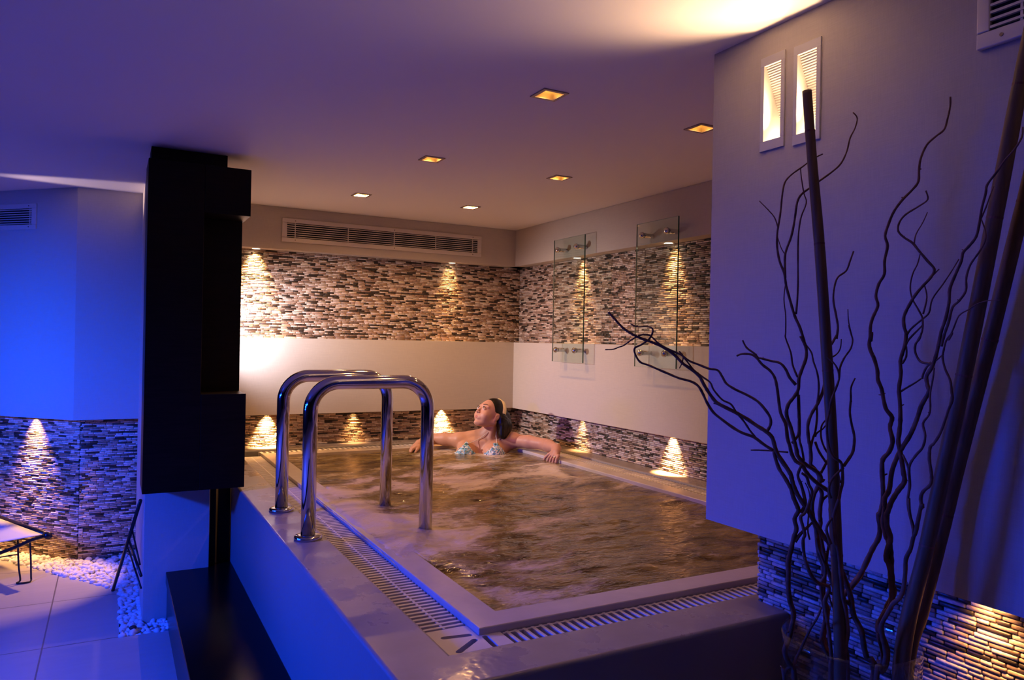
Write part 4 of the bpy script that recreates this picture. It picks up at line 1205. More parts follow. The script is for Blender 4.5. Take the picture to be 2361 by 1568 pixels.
# wall sconces: recessed wedge niches with a ribbed slope, lit from the bottom
def sconce(label, y0, y1, z0, z1, n):
    t = thing('wall_sconce', label, 'wall lamp', (NX, (y0 + y1) / 2, (z0 + z1) / 2), 'recessed wall lamps on the near right wall')
    fy, fz = 0.0095, 0.024
    f = MB()
    a, b, c, d = y0 - fy, y1 + fy, z0 - fz, z1 + fz
    for q in ((a, b, c, z0 + 0.003), (a, b, z1 - 0.001, d), (a, y0 + 0.003, z0 + 0.003, z1 - 0.001), (y1 - 0.003, b, z0 + 0.003, z1 - 0.001)):
        f.box(NX - 0.005, NX, q[0], q[1], q[2], q[3])
    f.build('frame', M['sconce'], t, bevel=0.001)
    # ribbed slope from the top lip down to the deep bottom
    N = 34
    r = MB()
    prof = []
    for k in range(N + 1):
        s = k / N
        prof.append((NX + 0.006 + 0.086 * (1 - s), z0 + (z1 - z0) * s))
        if k < N:
            s = (k + 0.55) / N
            prof.append((NX + 0.006 + 0.086 * (1 - s) - 0.0022, z0 + (z1 - z0) * s))
    vs = [(x, y0, z) for x, z in prof] + [(x, y1, z) for x, z in prof]
    m = len(prof)
    r.add(vs, [(i, i + 1, m + i + 1, m + i) for i in range(m - 1)])
    r.build('ribbed_slope', M['sconce'], t)
    w = MB()
    e = 0.002
    w.add([(NX, y0 + e, z0), (NX + 0.094, y0 + e, z0), (NX + 0.006, y0 + e, z1), (NX, y0 + e, z1)], [(0, 1, 2, 3)])
    w.add([(NX, y1 - e, z0), (NX + 0.094, y1 - e, z0), (NX + 0.006, y1 - e, z1), (NX, y1 - e, z1)], [(3, 2, 1, 0)])
    w.add([(NX, y0, z0 + e), (NX, y1, z0 + e), (NX + 0.094, y1, z0 + e), (NX + 0.094, y0, z0 + e)], [(0, 1, 2, 3)])
    w.build('niche_lining', M['sconce'], t)
    MB().tube([(NX + 0.05, y0 + 0.008, z0 + 0.012), (NX + 0.05, y1 - 0.008, z0 + 0.012)], 0.010, 14).build('lamp_tube', M['tubeglow'], t, smooth=True)
    spot('sconce_light', (NX + 0.020, (y0 + y1) / 2, z0 + 0.035), (NX - 0.22, (y0 + y1) / 2, z0 + 0.27), 10.0, WARM2, 112, 0.9, 0.012)


sconce('recessed wall lamp farther from the viewer, fully visible beside the wall edge', *NICHE[0], 0)
sconce('recessed wall lamp crossed by the tip of the upright bamboo pole', *NICHE[1], 1)


# glass panels on steel stand-offs, right wall
def glass_panel(label, y0, y1, z0, z1):
    t = thing('glass_screen', label, 'glass screen', (2.69, (y0 + y1) / 2, (z0 + z1) / 2), 'glass panels on the right wall')
    MB().box(2.684, 2.692, y0, y1, z0, z1).build('pane', M['glass'], t)
    e = MB().box(2.6838, 2.6922, y0 - 0.0016, y0 - 0.0002, z0, z1)
    e.build('polished_edge', M['glassedge'], t)
    e = MB().box(2.6838, 2.6922, y1 + 0.0002, y1 + 0.0014, z0, z1)
    e.box(2.6838, 2.6922, y0, y1, z0 - 0.0012, z0 - 0.0002).box(2.6838, 2.6922, y0, y1, z1 + 0.0002, z1 + 0.0012)
    e.build('polished_edge', M['glassfaint'], t)
    for yy in (y0 + 0.085, y1 - 0.06):
        for zz in (z0 + 0.08, z1 - 0.07):
            k = MB()
            for (xa, ra), (xb, rb) in zip([(2.7565, 0.014), (2.693, 0.014)], [(2.693, 0.014), (2.692, 0.014)]):
                k.tube([(xa, yy, zz), (xb, yy, zz)], [ra, rb], 18)
            so = k.build('standoff', M['steel'], t, smooth=False)
            c = MB()
            prof = [(2.6838, 0.017), (2.680, 0.0195), (2.674, 0.0200), (2.667, 0.0170), (2.662, 0.011), (2.660, 0.0005)]
            c.tube([(x, yy, zz) for x, _ in prof], [r for _, r in prof], 20)
            c.build('cap', M['steel'], so, smooth=True)
    return t


glass_panel('tall clear glass panel on four steel studs nearer the room corner', 4.008, 4.386, 1.255, 2.092)
glass_panel('tall clear glass panel on four steel studs crossed by the reaching willow branch', 3.104, 3.465, 1.255, 2.084)

# ------------------------------------------------------------------ lounge side
rng = random.Random(5)
# white gravel: one heap of stones nobody would count
ico = None
import bmesh
bm = bmesh.new()
bmesh.ops.create_icosphere(bm, subdivisions=2, radius=1.0)
ICO_V = [v.co.copy() for v in bm.verts]
ICO_F = [[v.index for v in f.verts] for f in bm.faces]
bm.free()


def in_gravel(x, y):
    if 0.055 < x < 0.262 and 3.815 < y < 3.955:
        return True
    if 0.055 < x < 0.146 and 3.815 < y < 5.19:
        return True
    # strip between the floor edge and the tiled wall
    edge = 4.52 + (0.052 - x) * 1.43
    return x <= 0.06 and x > -1.25 and edge - 0.005 < y < min(5.195, 1e9) + max(0, (-0.165 - x))


pv, pf = [], []
pts = []
tries = 0
while len(pts) < 1500 and tries < 60000:
    tries += 1
    x, y = rng.uniform(-1.2, 0.27), rng.uniform(3.8, 6.4)
    if not in_gravel(x, y):
        continue
    r = rng.uniform(0.010, 0.019)
    if any((x - a) ** 2 + (y - b) ** 2 < (0.62 * (r + c)) ** 2 for a, b, c in pts[-400:]):
        continue
    pts.append((x, y, r))
for x, y, r in pts:
    z = rng.uniform(-0.022, 0.004)
    rot = Matrix.Rotation(rng.uniform(0, 6.28), 3, 'Z') @ Matrix.Rotation(rng.uniform(-0.5, 0.5), 3, 'X')
    sx, sy, sz = r * rng.uniform(0.8, 1.35), r * rng.uniform(0.7, 1.05), r * rng.uniform(0.6, 0.9)
    ph = rng.uniform(0, 50)
    base = len(pv)
    for v in ICO_V:
        q = v * (1 + 0.22 * noise.noise(v * 1.6 + Vector((ph, ph, 0))))
        q = rot @ Vector((q.x * sx, q.y * sy, q.z * sz))
        pv.append((x + q.x, y + q.y, z + q.z + 0.004))
    pf += [[i + base for i in f] for f in ICO_F]
me = bpy.data.meshes.new('gravel')
me.from_pydata(pv, [], pf)
tag(link('gravel', me, M['pebble'], smooth=True), 'white pebble gravel filling the strip along the tiled lounge wall and pillar', 'gravel', kind='stuff')
mb = MB()
mb.add([(0.105 + v.x * 0.017, 3.858 + v.y * 0.014, 0.020 + v.z * 0.010) for v in ICO_V], ICO_F)
tag(mb.build('pebble', M['darkpebble'], smooth=True), 'single dark pebble lying among the white gravel by the pillar', 'pebble')

# sun lounger reaching into the picture at the left
t = thing('sun_lounger', 'sun lounger with pale sling and dark wire legs at the left edge', 'sun lounger', (-0.9, 5.1, 0.0))
LC, LE, LN = Vector((-0.322, 4.86, 0.262)), Vector((-0.60, 5.42, 0.262)), Vector((-1.02, 4.20, 0.262))
ed = (LE - LC)
la = Vector((-0.93, -0.28, 0)).normalized()         # direction the lounger runs
sag = MB()
NU, NV = 10, 24
vs = []
for i in range(NU + 1):
    for j in range(NV + 1):
        p = LC + ed * (i / NU) + la * (1.7 * j / NV)
        vs.append((p.x, p.y, p.z - 0.02 * math.sin(math.pi * i / NU) * min(1, j / 4) - 0.012 * math.sin(math.pi * min(1, j / 16))))
sag.add(vs, [(i * (NV + 1) + j, (i + 1) * (NV + 1) + j, (i + 1) * (NV + 1) + j + 1, i * (NV + 1) + j + 1) for i in range(NU) for j in range(NV)])
so = sag.build('sling', M['sling'], t, smooth=True)
m_ = so.modifiers.new('thick', 'SOLIDIFY')
m_.thickness = 0.004
en = ed.normalized()
MB().tube([LC - en * 0.03 + Vector((0.012, 0, -0.006)), LE + en * 0.03 + Vector((0.012, 0, -0.006))], 0.016, 16).build('end_bar', M['frame'], t, smooth=True)
MB().tube([LC - en * 0.034 + Vector((0.012, 0, -0.006)), LC + en * 0.004 + Vector((0.012, 0, -0.006))], 0.0195, 16).build('end_cap', M['frame'], t, smooth=True)
for s in (0, 1):
    off = ed * s
    pts_ = [LC + off + la * d + Vector((0, 0, -0.012 - h)) for d, h in ((0.0, 0.0), (0.06, 0.012), (0.16, 0.045), (0.32, 0.075), (0.55, 0.085), (0.9, 0.07), (1.4, 0.03), (1.7, 0.0))]
    MB().tube(smooth_path(pts_, 4).tolist(), 0.0095, 10).build('side_rail', M['frame'], t, smooth=True)
lp = [(-0.443, 4.878, 0.238), (-0.437, 4.878, 0.10), (-0.428, 4.878, 0.022), (-0.432, 4.876, 0.009), (-0.442, 4.858, 0.006), (-0.415, 4.846, 0.006),
      (-0.385, 4.853, 0.006), (-0.377, 4.874, 0.009), (-0.378, 4.878, 0.03), (-0.381, 4.878, 0.13), (-0.388, 4.878, 0.238)]
for d in (0, 1):
    off = ed * 0.86 * d
    MB().tube([Vector(p) + off for p in smooth_path(lp, 4)], 0.0048, 10).build('leg', M['frame'], t, smooth=True)
    q = [Vector((-0.436, 4.878, 0.16)) + off, Vector((-0.436, 4.878, 0.16)) + off + la * 0.35 + Vector((0, 0, -0.005)), Vector((-0.436, 4.878, 0.16)) + off + la * 0.9 + Vector((0, 0, 0.06))]
    MB().tube([p for p in q], 0.0035, 8).build('brace', M['frame'], t, smooth=True)

# folded dark frame leaning against the pillar
t = thing('folding_stand', 'folded dark metal stand leaning on the pillar over the gravel edge', 'folding stand', (0.023, 4.517, 0.0))
MB().tube([(0.023, 4.517, 0.003), (0.132, 4.035, 0.575)], 0.0085, 12).build('long_leg', M['frame'], t, smooth=True)
MB().tube([(0.088, 4.29, 0.332), (0.139, 3.966, 0.225)], 0.0065, 12).build('short_leg', M['frame'], t, smooth=True)
MB().tube([(0.100, 4.22, 0.405), (0.134, 4.00, 0.27)], 0.0045, 10).build('strut', M['frame'], t, smooth=True)
MB().tube([(0.080, 4.33, 0.300), (0.140, 3.968, 0.165)], 0.0045, 10).build('strut', M['frame'], t, smooth=True)

# ------------------------------------------------------------------ vase, bamboo, willow
t = thing('glass_vase', 'large clear glass floor vase holding bamboo poles and willow branches', 'vase', (1.42, 1.06, 0.0))
MB().lathe([(0.0005, 0.004), (0.10, 0.002), (0.122, 0.010), (0.130, 0.05), (0.136, 0.40), (0.140, 0.752), (0.1385, 0.760), (0.136, 0.757), (0.1335, 0.74), (0.129, 0.40), (0.122, 0.055), (0.11, 0.025), (0.0005, 0.022)],
           (1.42, 1.06, 0.0), 64).build('glass_body', M['vaseglass'], t, smooth=True)

BAMBOO_LABEL = {'upright': 'slim upright bamboo pole whose cut tip covers a wall lamp',
                'lean': 'thick bamboo pole leaning to the right, lit on its left side',
                'back': 'dark bamboo pole leaning right, behind the thicker bamboo pole'}
for key, (path, nodes) in BAMBOO_PATHS.items():
    P = smooth_path(path, 10)
    pts_, rad, prevz = [], [], None
    for x, y, z, r in P:
        k = 1.0
        for nz in nodes:
            d = abs(z - nz)
            if d < 22:
                k = max(k, 1.0 + 0.05 * (1 - d / 22))
            if d < 4:
                k = 0.97
        pts_.append((x / 1000, y / 1000, z / 1000))
        rad.append(r / 1000 * k)
    o = MB().tube(pts_, rad, 20).build('bamboo_pole', M['bamboo'], smooth=True)
    tag(o, BAMBOO_LABEL[key], 'bamboo', 'bamboo poles in the vase')
    for nz in nodes:
        i = int(np.argmin([abs(p[2] * 1000 - nz) for p in pts_]))
        i = min(max(i, 1), len(pts_) - 2)
        d = (Vector(pts_[i + 1]) - Vector(pts_[i - 1])).normalized() * 0.0022
        c = Vector(pts_[i])
        MB().tube([c - d, c + d], rad[i] * 1.03, 20).build('node_ring', M['branch'], o, smooth=False)

BRANCH_LABEL = {
    'reach': 'long willow branch reaching left out over the pool',
    'hook': 'dark willow branch ending in a short fork just right of the wall edge',
    'tallleft': 'tall willow branch with curls rising left of the upright bamboo',
    'leanpole': 'willow branch curling up to a bare tip just right of the upright bamboo',
    'thincurl': 'thin willow branch with a wavy side shoot right of the upright bamboo',
    'centretall': 'tallest single willow branch, wavy and unforked, standing between the bamboos',
    'centrefork': 'willow branch forking into several curls between the bamboos',
    'rightthick': 'thick willow branch climbing across the leaning bamboo',
    'rightthin': 'wavy willow branch in front of the leaning bamboo with a tip pointing right',
    'leftlow': 'willow branch standing against the left rim of the vase',
    'loop': 'willow branch bending in a low loop above the middle of the vase',
    'lowsprig': 'short slanting willow sprig inside the left of the vase',
    'knot': 'stout willow branch in the middle of the tangle above the vase',
}
for key, strokes in BRANCH_PATHS.items():
    mb = MB()
    rr = random.Random(key)
    for w in strokes:
        P = smooth_path(w, 4)
        pts_ = [(x / 1000, y / 1000, z / 1000) for x, y, z, _ in P]
        rad = [max(0.0006, r / 1000) * (1 + 0.10 * rr.uniform(-1, 1)) for *_, r in P]
        mb.tube(pts_, rad, 8)
        # bud stubs
        for _ in range(max(1, len(w) // 9)):
            i = rr.randrange(2, max(3, len(pts_) - 3))
            if i < len(pts_):
                p = Vector(pts_[i])
                d = Vector((rr.uniform(-1, 1), rr.uniform(-1, 1), rr.uniform(0, 1))).normalized()
                mb.tube([p, p + d * rad[i] * 2.1], [rad[i] * 0.5, rad[i] * 0.28], 6)
    o = mb.build('willow_branch', M['branch'], smooth=True)
    tag(o, BRANCH_LABEL[key], 'branch', 'curly willow branches in the vase')

# ------------------------------------------------------------------ the bather
# one continuous body grown from a smooth distance field (surface nets)
class Field:
    def __init__(self, lo, hi, h):
        self.lo, self.h = np.array(lo, float), h
        n = np.ceil((np.array(hi) - self.lo) / h).astype(int) + 1
        self.n = n
        self.d = np.full(n, 1.0, np.float32)

    def sub(self, lo, hi):
        a = np.maximum(0, np.floor((np.array(lo) - self.lo) / self.h).astype(int))
        b = np.minimum(self.n, np.ceil((np.array(hi) - self.lo) / self.h).astype(int) + 1)
        if (b <= a).any():
            return None
        g = np.meshgrid(*[self.lo[k] + self.h * np.arange(a[k], b[k]) for k in range(3)], indexing='ij')
        return (slice(a[0], b[0]), slice(a[1], b[1]), slice(a[2], b[2])), np.stack(g, -1).astype(np.float32)

    def blend(self, sl, nd, k, cut=False):
        d = self.d[sl]
        if cut:
            nd = -nd
            if k <= 0:
                self.d[sl] = np.maximum(d, nd)
                return
            hh = np.clip(0.5 - 0.5 * (nd - d) / k, 0, 1)
            self.d[sl] = nd * (1 - hh) + d * hh + k * hh * (1 - hh)
            return
        if k <= 0:
            self.d[sl] = np.minimum(d, nd)
            return
        hh = np.clip(0.5 + 0.5 * (nd - d) / k, 0, 1)
        self.d[sl] = nd * (1 - hh) + d * hh - k * hh * (1 - hh)

    def capsule(self, a, b, ra, rb, k=0.02, cut=False):
        a, b = np.array(a, float), np.array(b, float)
        m = max(ra, rb) + k + 0.02
        s = self.sub(np.minimum(a, b) - m, np.maximum(a, b) + m)
        if s is None:
            return
        sl, p = s
        ab = b - a
        t = np.clip(((p - a) @ ab) / max(ab @ ab, 1e-9), 0, 1)
        d = np.linalg.norm(p - (a + t[..., None] * ab), axis=-1) - (ra + (rb - ra) * t)
        self.blend(sl, d, k, cut)

    def ellipsoid(self, c, axes, radii, k=0.02, cut=False):
        c, A, r = np.array(c, float), np.array(axes, float), np.array(radii, float)
        m = r.max() + k + 0.02
        s = self.sub(c - m, c + m)
        if s is None:
            return
        sl, p = s
        q = (p - c) @ A.T
        k0 = np.linalg.norm(q / r, axis=-1)
        k1 = np.linalg.norm(q / (r * r), axis=-1)
        d = k0 * (k0 - 1.0) / np.maximum(k1, 1e-6)
        self.blend(sl, d, k, cut)

    def nets(self):
        d = self.d
        inside = d < 0
        c = [inside[i:d.shape[0] - 1 + i, j:d.shape[1] - 1 + j, k:d.shape[2] - 1 + k] for i in (0, 1) for j in (0, 1) for k in (0, 1)]
        cnt = sum(x.astype(np.int8) for x in c)
        act = (cnt > 0) & (cnt < 8)
        idx = np.full(act.shape, -1, np.int64)
        ijk = np.argwhere(act)
        idx[act] = np.arange(len(ijk))
        acc, num = np.zeros((len(ijk), 3)), np.zeros(len(ijk))
        corners = [(i, j, k) for i in (0, 1) for j in (0, 1) for k in (0, 1)]
        val = {q: d[ijk[:, 0] + q[0], ijk[:, 1] + q[1], ijk[:, 2] + q[2]].astype(float) for q in corners}
        for a in corners:
            for ax in range(3):
                if a[ax]:
                    continue
                b = list(a); b[ax] = 1; b = tuple(b)
                va, vb = val[a], val[b]
                cr = (va < 0) != (vb < 0)
                t = np.where(cr, va / np.where(np.abs(va - vb) < 1e-9, 1, va - vb), 0)
                pt = np.tile(np.array(a, float), (len(ijk), 1))
                pt[:, ax] += t
                acc[cr] += pt[cr]
                num[cr] += 1
        V = self.lo + self.h * (ijk + acc / num[:, None])
        F = []
        for ax in range(3):
            u, w = (ax + 1) % 3, (ax + 2) % 3
            s0 = [slice(None)] * 3; s1 = [slice(None)] * 3
            s0[ax], s1[ax] = slice(0, -1), slice(1, None)
            A, B = inside[tuple(s0)], inside[tuple(s1)]
            e = np.argwhere(A != B)
            e = e[(e[:, u] > 0) & (e[:, w] > 0) & (e[:, u] < d.shape[u] - 1) & (e[:, w] < d.shape[w] - 1)]
            du, dw = np.zeros(3, int), np.zeros(3, int)
            du[u], dw[w] = 1, 1
            q = np.stack([idx[tuple((e - du - dw).T)], idx[tuple((e - dw).T)], idx[tuple(e.T)], idx[tuple((e - du).T)]], 1)
            fl = ~A[tuple(e.T)]
            q[fl] = q[fl][:, ::-1]
            F.append(q)
        return V, np.concatenate(F)


def net_mesh(name, V, F, material, parent):
    me = bpy.data.meshes.new(name)
    me.vertices.add(len(V))
    me.vertices.foreach_set('co', V.reshape(-1).astype(np.float32))
    me.loops.add(len(F) * 4)
    me.loops.foreach_set('vertex_index', F.reshape(-1).astype(np.int32))
    me.polygons.add(len(F))
    me.polygons.foreach_set('loop_start', (np.arange(len(F)) * 4).astype(np.int32))
    me.polygons.foreach_set('loop_total', np.full(len(F), 4, np.int32))
    me.update(calc_edges=True)
    me.validate()
    return link(name, me, material, parent, smooth=True)


A_ = np.array
LAT, FWD, UPV = A_((0.880, -0.475, 0)), A_((-0.475, -0.880, 0)), A_((0, 0, 1.0))    # her left, chest direction, up
MID = A_((2.300, 4.585, 0.700))


def body_at(l, f, u):
    return MID + LAT * l + FWD * f + UPV * u


SHL, SHR = A_((2.452, 4.505, 0.700)), A_((2.130, 4.685, 0.692))
FD = Field((1.74, 3.88, 0.12), (2.68, 5.00, 1.01), 0.0042)
FD.ellipsoid(body_at(-0.01, 0.0, -0.13), (LAT, FWD, UPV), (0.150, 0.098, 0.175), 0.02)
FD.capsule(body_at(-0.02, 0, -0.25), body_at(-0.02, 0.02, -0.45), 0.115, 0.135, 0.06)
FD.capsule(body_at(-0.10, 0.02, -0.47), body_at(-0.16, 0.40, -0.46), 0.080, 0.060, 0.05)
FD.capsule(body_at(0.07, 0.02, -0.47), body_at(0.10, 0.42, -0.46), 0.080, 0.060, 0.05)
# trapezius and collar
FD.capsule(body_at(0.0, -0.015, 0.035), SHL + A_((0, 0, 0.012)), 0.052, 0.042, 0.03)
FD.capsule(body_at(0.0, -0.015, 0.035), SHR + A_((0, 0, 0.012)), 0.052, 0.042, 0.03)
FD.capsule(body_at(0.02, 0.062, -0.005), SHL + FWD * 0.028 + UPV * 0.008, 0.013, 0.012, 0.03)
FD.capsule(body_at(-0.02, 0.062, -0.005), SHR + FWD * 0.028 + UPV * 0.008, 0.013, 0.012, 0.03)
FD.ellipsoid(SHL, (LAT, FWD, UPV), (0.052, 0.055, 0.050), 0.03)
FD.ellipsoid(SHR, (LAT, FWD, UPV), (0.052, 0.055, 0.050), 0.03)
# breasts
BL, BR = A_((2.292, 4.490, 0.612)), A_((2.128, 4.578, 0.610))
FD.ellipsoid(BL, (LAT, FWD, UPV), (0.066, 0.066, 0.074), 0.035)
FD.ellipsoid(BR, (LAT, FWD, UPV), (0.066, 0.066, 0.074), 0.035)
FD.capsule(BL + UPV * 0.02, SHL + A_((-0.03, 0.01, -0.03)), 0.045, 0.035, 0.04)
FD.capsule(BR + UPV * 0.02, SHR + A_((0.03, 0.0, -0.03)), 0.045, 0.035, 0.04)
# her left arm along the right rim
ELB, WRB = A_((2.560, 4.250, 0.700)), A_((2.532, 4.058, 0.702))
FD.capsule(SHL, (SHL + ELB) / 2 + A_((0.004, 0, 0.004)), 0.047, 0.043, 0.02)
FD.capsule((SHL + ELB) / 2 + A_((0.004, 0, 0.004)), ELB, 0.043, 0.038, 0.02)
FD.capsule(ELB, ELB + (WRB - ELB) * 0.35, 0.038, 0.040, 0.015)
FD.capsule(ELB + (WRB - ELB) * 0.35, WRB, 0.040, 0.028, 0.015)
# left hand: palm over the rim, fingers down to the water
PALM = A_((2.508, 4.022, 0.684))
FD.capsule(WRB, PALM, 0.027, 0.026, 0.012)
for dy in (-0.024, -0.008, 0.008, 0.024):
    FD.capsule(WRB + A_((-0.006, dy * 0.6, 0.004)), (2.488, 4.012 + dy * 1.25, 0.667), 0.0165, 0.0125, 0.010)
for i, dy in enumerate((-0.046, -0.0165, 0.013, 0.042)):
    k0 = A_((2.489, 4.008 + dy * 0.9, 0.668))
    ln = (0.84, 1.0, 1.04, 0.96)[i]
    k1 = k0 + A_((-0.019, dy * 0.13, -0.022)) * ln
    k2 = k1 + A_((-0.006, dy * 0.10 + 0.002, -0.022)) * ln
    k3 = k2 + A_((0.002, 0.003, -0.017)) * ln
    FD.capsule(k0, k1, 0.0105, 0.0092, 0.006)
    FD.capsule(k1, k2, 0.0092, 0.0083, 0.003)
    FD.capsule(k2, k3, 0.0083, 0.0070, 0.003)
FD.capsule((2.515, 4.056, 0.684), (2.492, 4.088, 0.661), 0.0145, 0.0110, 0.010)
FD.capsule((2.492, 4.088, 0.661), (2.476, 4.104, 0.640), 0.0105, 0.0092, 0.004)
FD.capsule((2.476, 4.104, 0.640), (2.468, 4.108, 0.620), 0.0092, 0.0075, 0.004)
# her right arm along the back rim
ERB, WRR = A_((1.985, 4.855, 0.690)), A_((1.872, 4.790, 0.668))
FD.capsule(SHR, (SHR + ERB) / 2 + A_((0, 0, 0.004)), 0.047, 0.043, 0.02)
FD.capsule((SHR + ERB) / 2 + A_((0, 0, 0.004)), ERB, 0.043, 0.038, 0.02)
FD.capsule(ERB, ERB + (WRR - ERB) * 0.4, 0.038, 0.038, 0.015)
FD.capsule(ERB + (WRR - ERB) * 0.4, WRR, 0.038, 0.027, 0.015)
FD.capsule(WRR, (1.838, 4.772, 0.652), 0.026, 0.024, 0.012)
for i, dy in enumerate((-0.030, -0.010, 0.010, 0.030)):
    k0 = A_((1.832 + dy * 0.2, 4.770 + dy, 0.652))
    ln = (0.95, 1.05, 1.0, 0.82)[i]
    k1 = k0 + A_((-0.026, -0.010, -0.010)) * ln
    k2 = k1 + A_((-0.014, -0.008, -0.018)) * ln
    FD.capsule((1.85, 4.776 + dy * 0.6, 0.658), k0, 0.014, 0.0115, 0.010)
    FD.capsule(k0, k1, 0.0105, 0.009, 0.004)
    FD.capsule(k1, k2, 0.009, 0.0075, 0.003)
FD.capsule((1.856, 4.748, 0.656), (1.834, 4.726, 0.640), 0.013, 0.0095, 0.008)
FD.capsule((1.834, 4.726, 0.640), (1.816, 4.716, 0.622), 0.0095, 0.0075, 0.004)
# neck
HC = A_((2.303, 4.560, 0.886))
FD.capsule(body_at(0.004, -0.005, 0.02), HC + A_((0.018, 0.0, -0.055)), 0.056, 0.050, 0.03)
FD.capsule(body_at(0.015, 0.055, 0.0), HC + A_((0.0, -0.035, -0.075)), 0.012, 0.016, 0.02)
# head: F looks up to the left of the picture, L is her left side (towards the viewer), U her crown
HF = A_((-0.868, -0.175, 0.465)); HF /= np.linalg.norm(HF)
HL = np.cross(UPV, HF); HL /= np.linalg.norm(HL)
HU = np.cross(HF, HL)
HX = (HF, HL, HU)


def hd(f, l, u):
    return HC + HF * f + HL * l + HU * u


FD.ellipsoid(hd(-0.012, 0, 0.020), HX, (0.093, 0.074, 0.088), 0.012)
FD.ellipsoid(hd(0.040, 0, -0.012), HX, (0.056, 0.062, 0.078), 0.02)
FD.ellipsoid(hd(0.040, 0, -0.070), HX, (0.046, 0.050, 0.042), 0.025)
FD.capsule(hd(-0.01, 0.052, -0.055), hd(0.066, 0.016, -0.102), 0.024, 0.018, 0.02)
FD.capsule(hd(-0.01, -0.052, -0.055), hd(0.066, -0.016, -0.102), 0.024, 0.018, 0.02)
FD.ellipsoid(hd(0.080, 0, -0.103), HX, (0.018, 0.020, 0.016), 0.014)
for s in (1, -1):
    FD.ellipsoid(hd(0.062, 0.036 * s, -0.044), HX, (0.030, 0.029, 0.032), 0.025)
    FD.capsule(hd(0.086, 0.012 * s, 0.022), hd(0.072, 0.044 * s, 0.020), 0.009, 0.009, 0.014)
    FD.ellipsoid(hd(0.106, 0.031 * s, -0.002), HX, (0.017, 0.019, 0.012), 0.010, cut=True)
    FD.ellipsoid(hd(0.085, 0.031 * s, -0.002), HX, (0.0135, 0.0150, 0.0120), 0.004)
FD.capsule(hd(0.091, 0, 0.004), hd(0.1125, 0, -0.031), 0.0062, 0.0082, 0.011)
for s in (1, -1):
    FD.ellipsoid(hd(0.1035, 0.0105 * s, -0.0355), HX, (0.0095, 0.0060, 0.0065), 0.005)
    FD.ellipsoid(hd(0.1065, 0.0055 * s, -0.0420), HX, (0.005, 0.0028, 0.003), 0.003, cut=True)
FD.ellipsoid(hd(0.088, 0, -0.064), HX, (0.014, 0.028, 0.020), 0.014)
FD.capsule(hd(0.0955, -0.013, -0.0615), hd(0.0955, 0.013, -0.0615), 0.0055, 0.0055, 0.006)
FD.capsule(hd(0.0935, -0.012, -0.0735), hd(0.0935, 0.012, -0.0735), 0.0062, 0.0062, 0.006)
FD.capsule(hd(0.1025, -0.020, -0.0675), hd(0.1025, 0.020, -0.0675), 0.0016, 0.0016, 0.003, cut=True)
for s in (1, -1):
    ea = (HF * 0.9 + HU * 0.3, HL, HU * 0.9 - HF * 0.3)
    FD.ellipsoid(hd(-0.008, 0.076 * s, -0.018), ea, (0.017, 0.0075, 0.029), 0.006)
    FD.ellipsoid(hd(-0.004, 0.085 * s, -0.014), ea, (0.009, 0.005, 0.016), 0.004, cut=True)
    FD.ellipsoid(hd(0.000, 0.075 * s, -0.044), HX, (0.007, 0.006, 0.008), 0.005)
BV, BF = FD.nets()
per = thing('person', 'woman in a floral bikini resting in the pool corner, looking up, arms along the rim', 'person', (2.30, 4.58, 0.12))
net_mesh('body', BV, BF, M['skin'], per)

# hair: cap over the skull pulled back, bob hanging behind the ear
HH = Field((2.14, 4.40, 0.66), (2.52, 4.72, 1.02), 0.0035)
HH.ellipsoid(hd(-0.020, 0, 0.024), HX, (0.096, 0.0785, 0.093), 0.0)
HH.capsule(hd(-0.070, 0.012, -0.005), (2.392, 4.520, 0.800), 0.056, 0.050, 0.03)
HH.capsule((2.394, 4.526, 0.800), (2.376, 4.500, 0.742), 0.043, 0.028, 0.03)
HH.capsule((2.41, 4.57, 0.83), (2.398, 4.54, 0.752), 0.046, 0.034, 0.03)
HH.capsule((2.36, 4.50, 0.85), (2.352, 4.482, 0.752), 0.034, 0.024, 0.03)
HH.capsule((2.415, 4.55, 0.86), (2.41, 4.53, 0.79), 0.030, 0.022, 0.03)
HH.capsule((2.352, 4.478, 0.800), (2.345, 4.470, 0.740), 0.020, 0.013, 0.02)
HH.ellipsoid(hd(0.098, 0, -0.030), HX, (0.085, 0.125, 0.098), 0.012, cut=True)
HH.ellipsoid(hd(0.010, 0.082, -0.035), HX, (0.036, 0.030, 0.042), 0.010, cut=True)
HH.ellipsoid(hd(0.010, -0.082, -0.035), HX, (0.036, 0.030, 0.042), 0.010, cut=True)
hv, hf = HH.nets()
hc_ = hd(-0.02, 0, 0.02)
for i in range(len(hv)):
    r_ = hv[i] - hc_
    ang = math.atan2(float(r_ @ HL), float(r_ @ HU)) if r_[2] > -0.05 else math.atan2(r_[0], r_[1])
    k = math.sin(ang * 46 + 2.0 * math.sin(ang * 9) + 14 * float(hv[i][2]))
    n_ = r_ / max(1e-6, np.linalg.norm(r_))
    hv[i] = hv[i] + n_ * (0.0014 * k * min(1.0, max(0.0, (-0.005 - float(r_ @ HF)) / 0.03)))
# combed strands as shallow waves
net_mesh('hair', hv, hf, M['hair'], per)
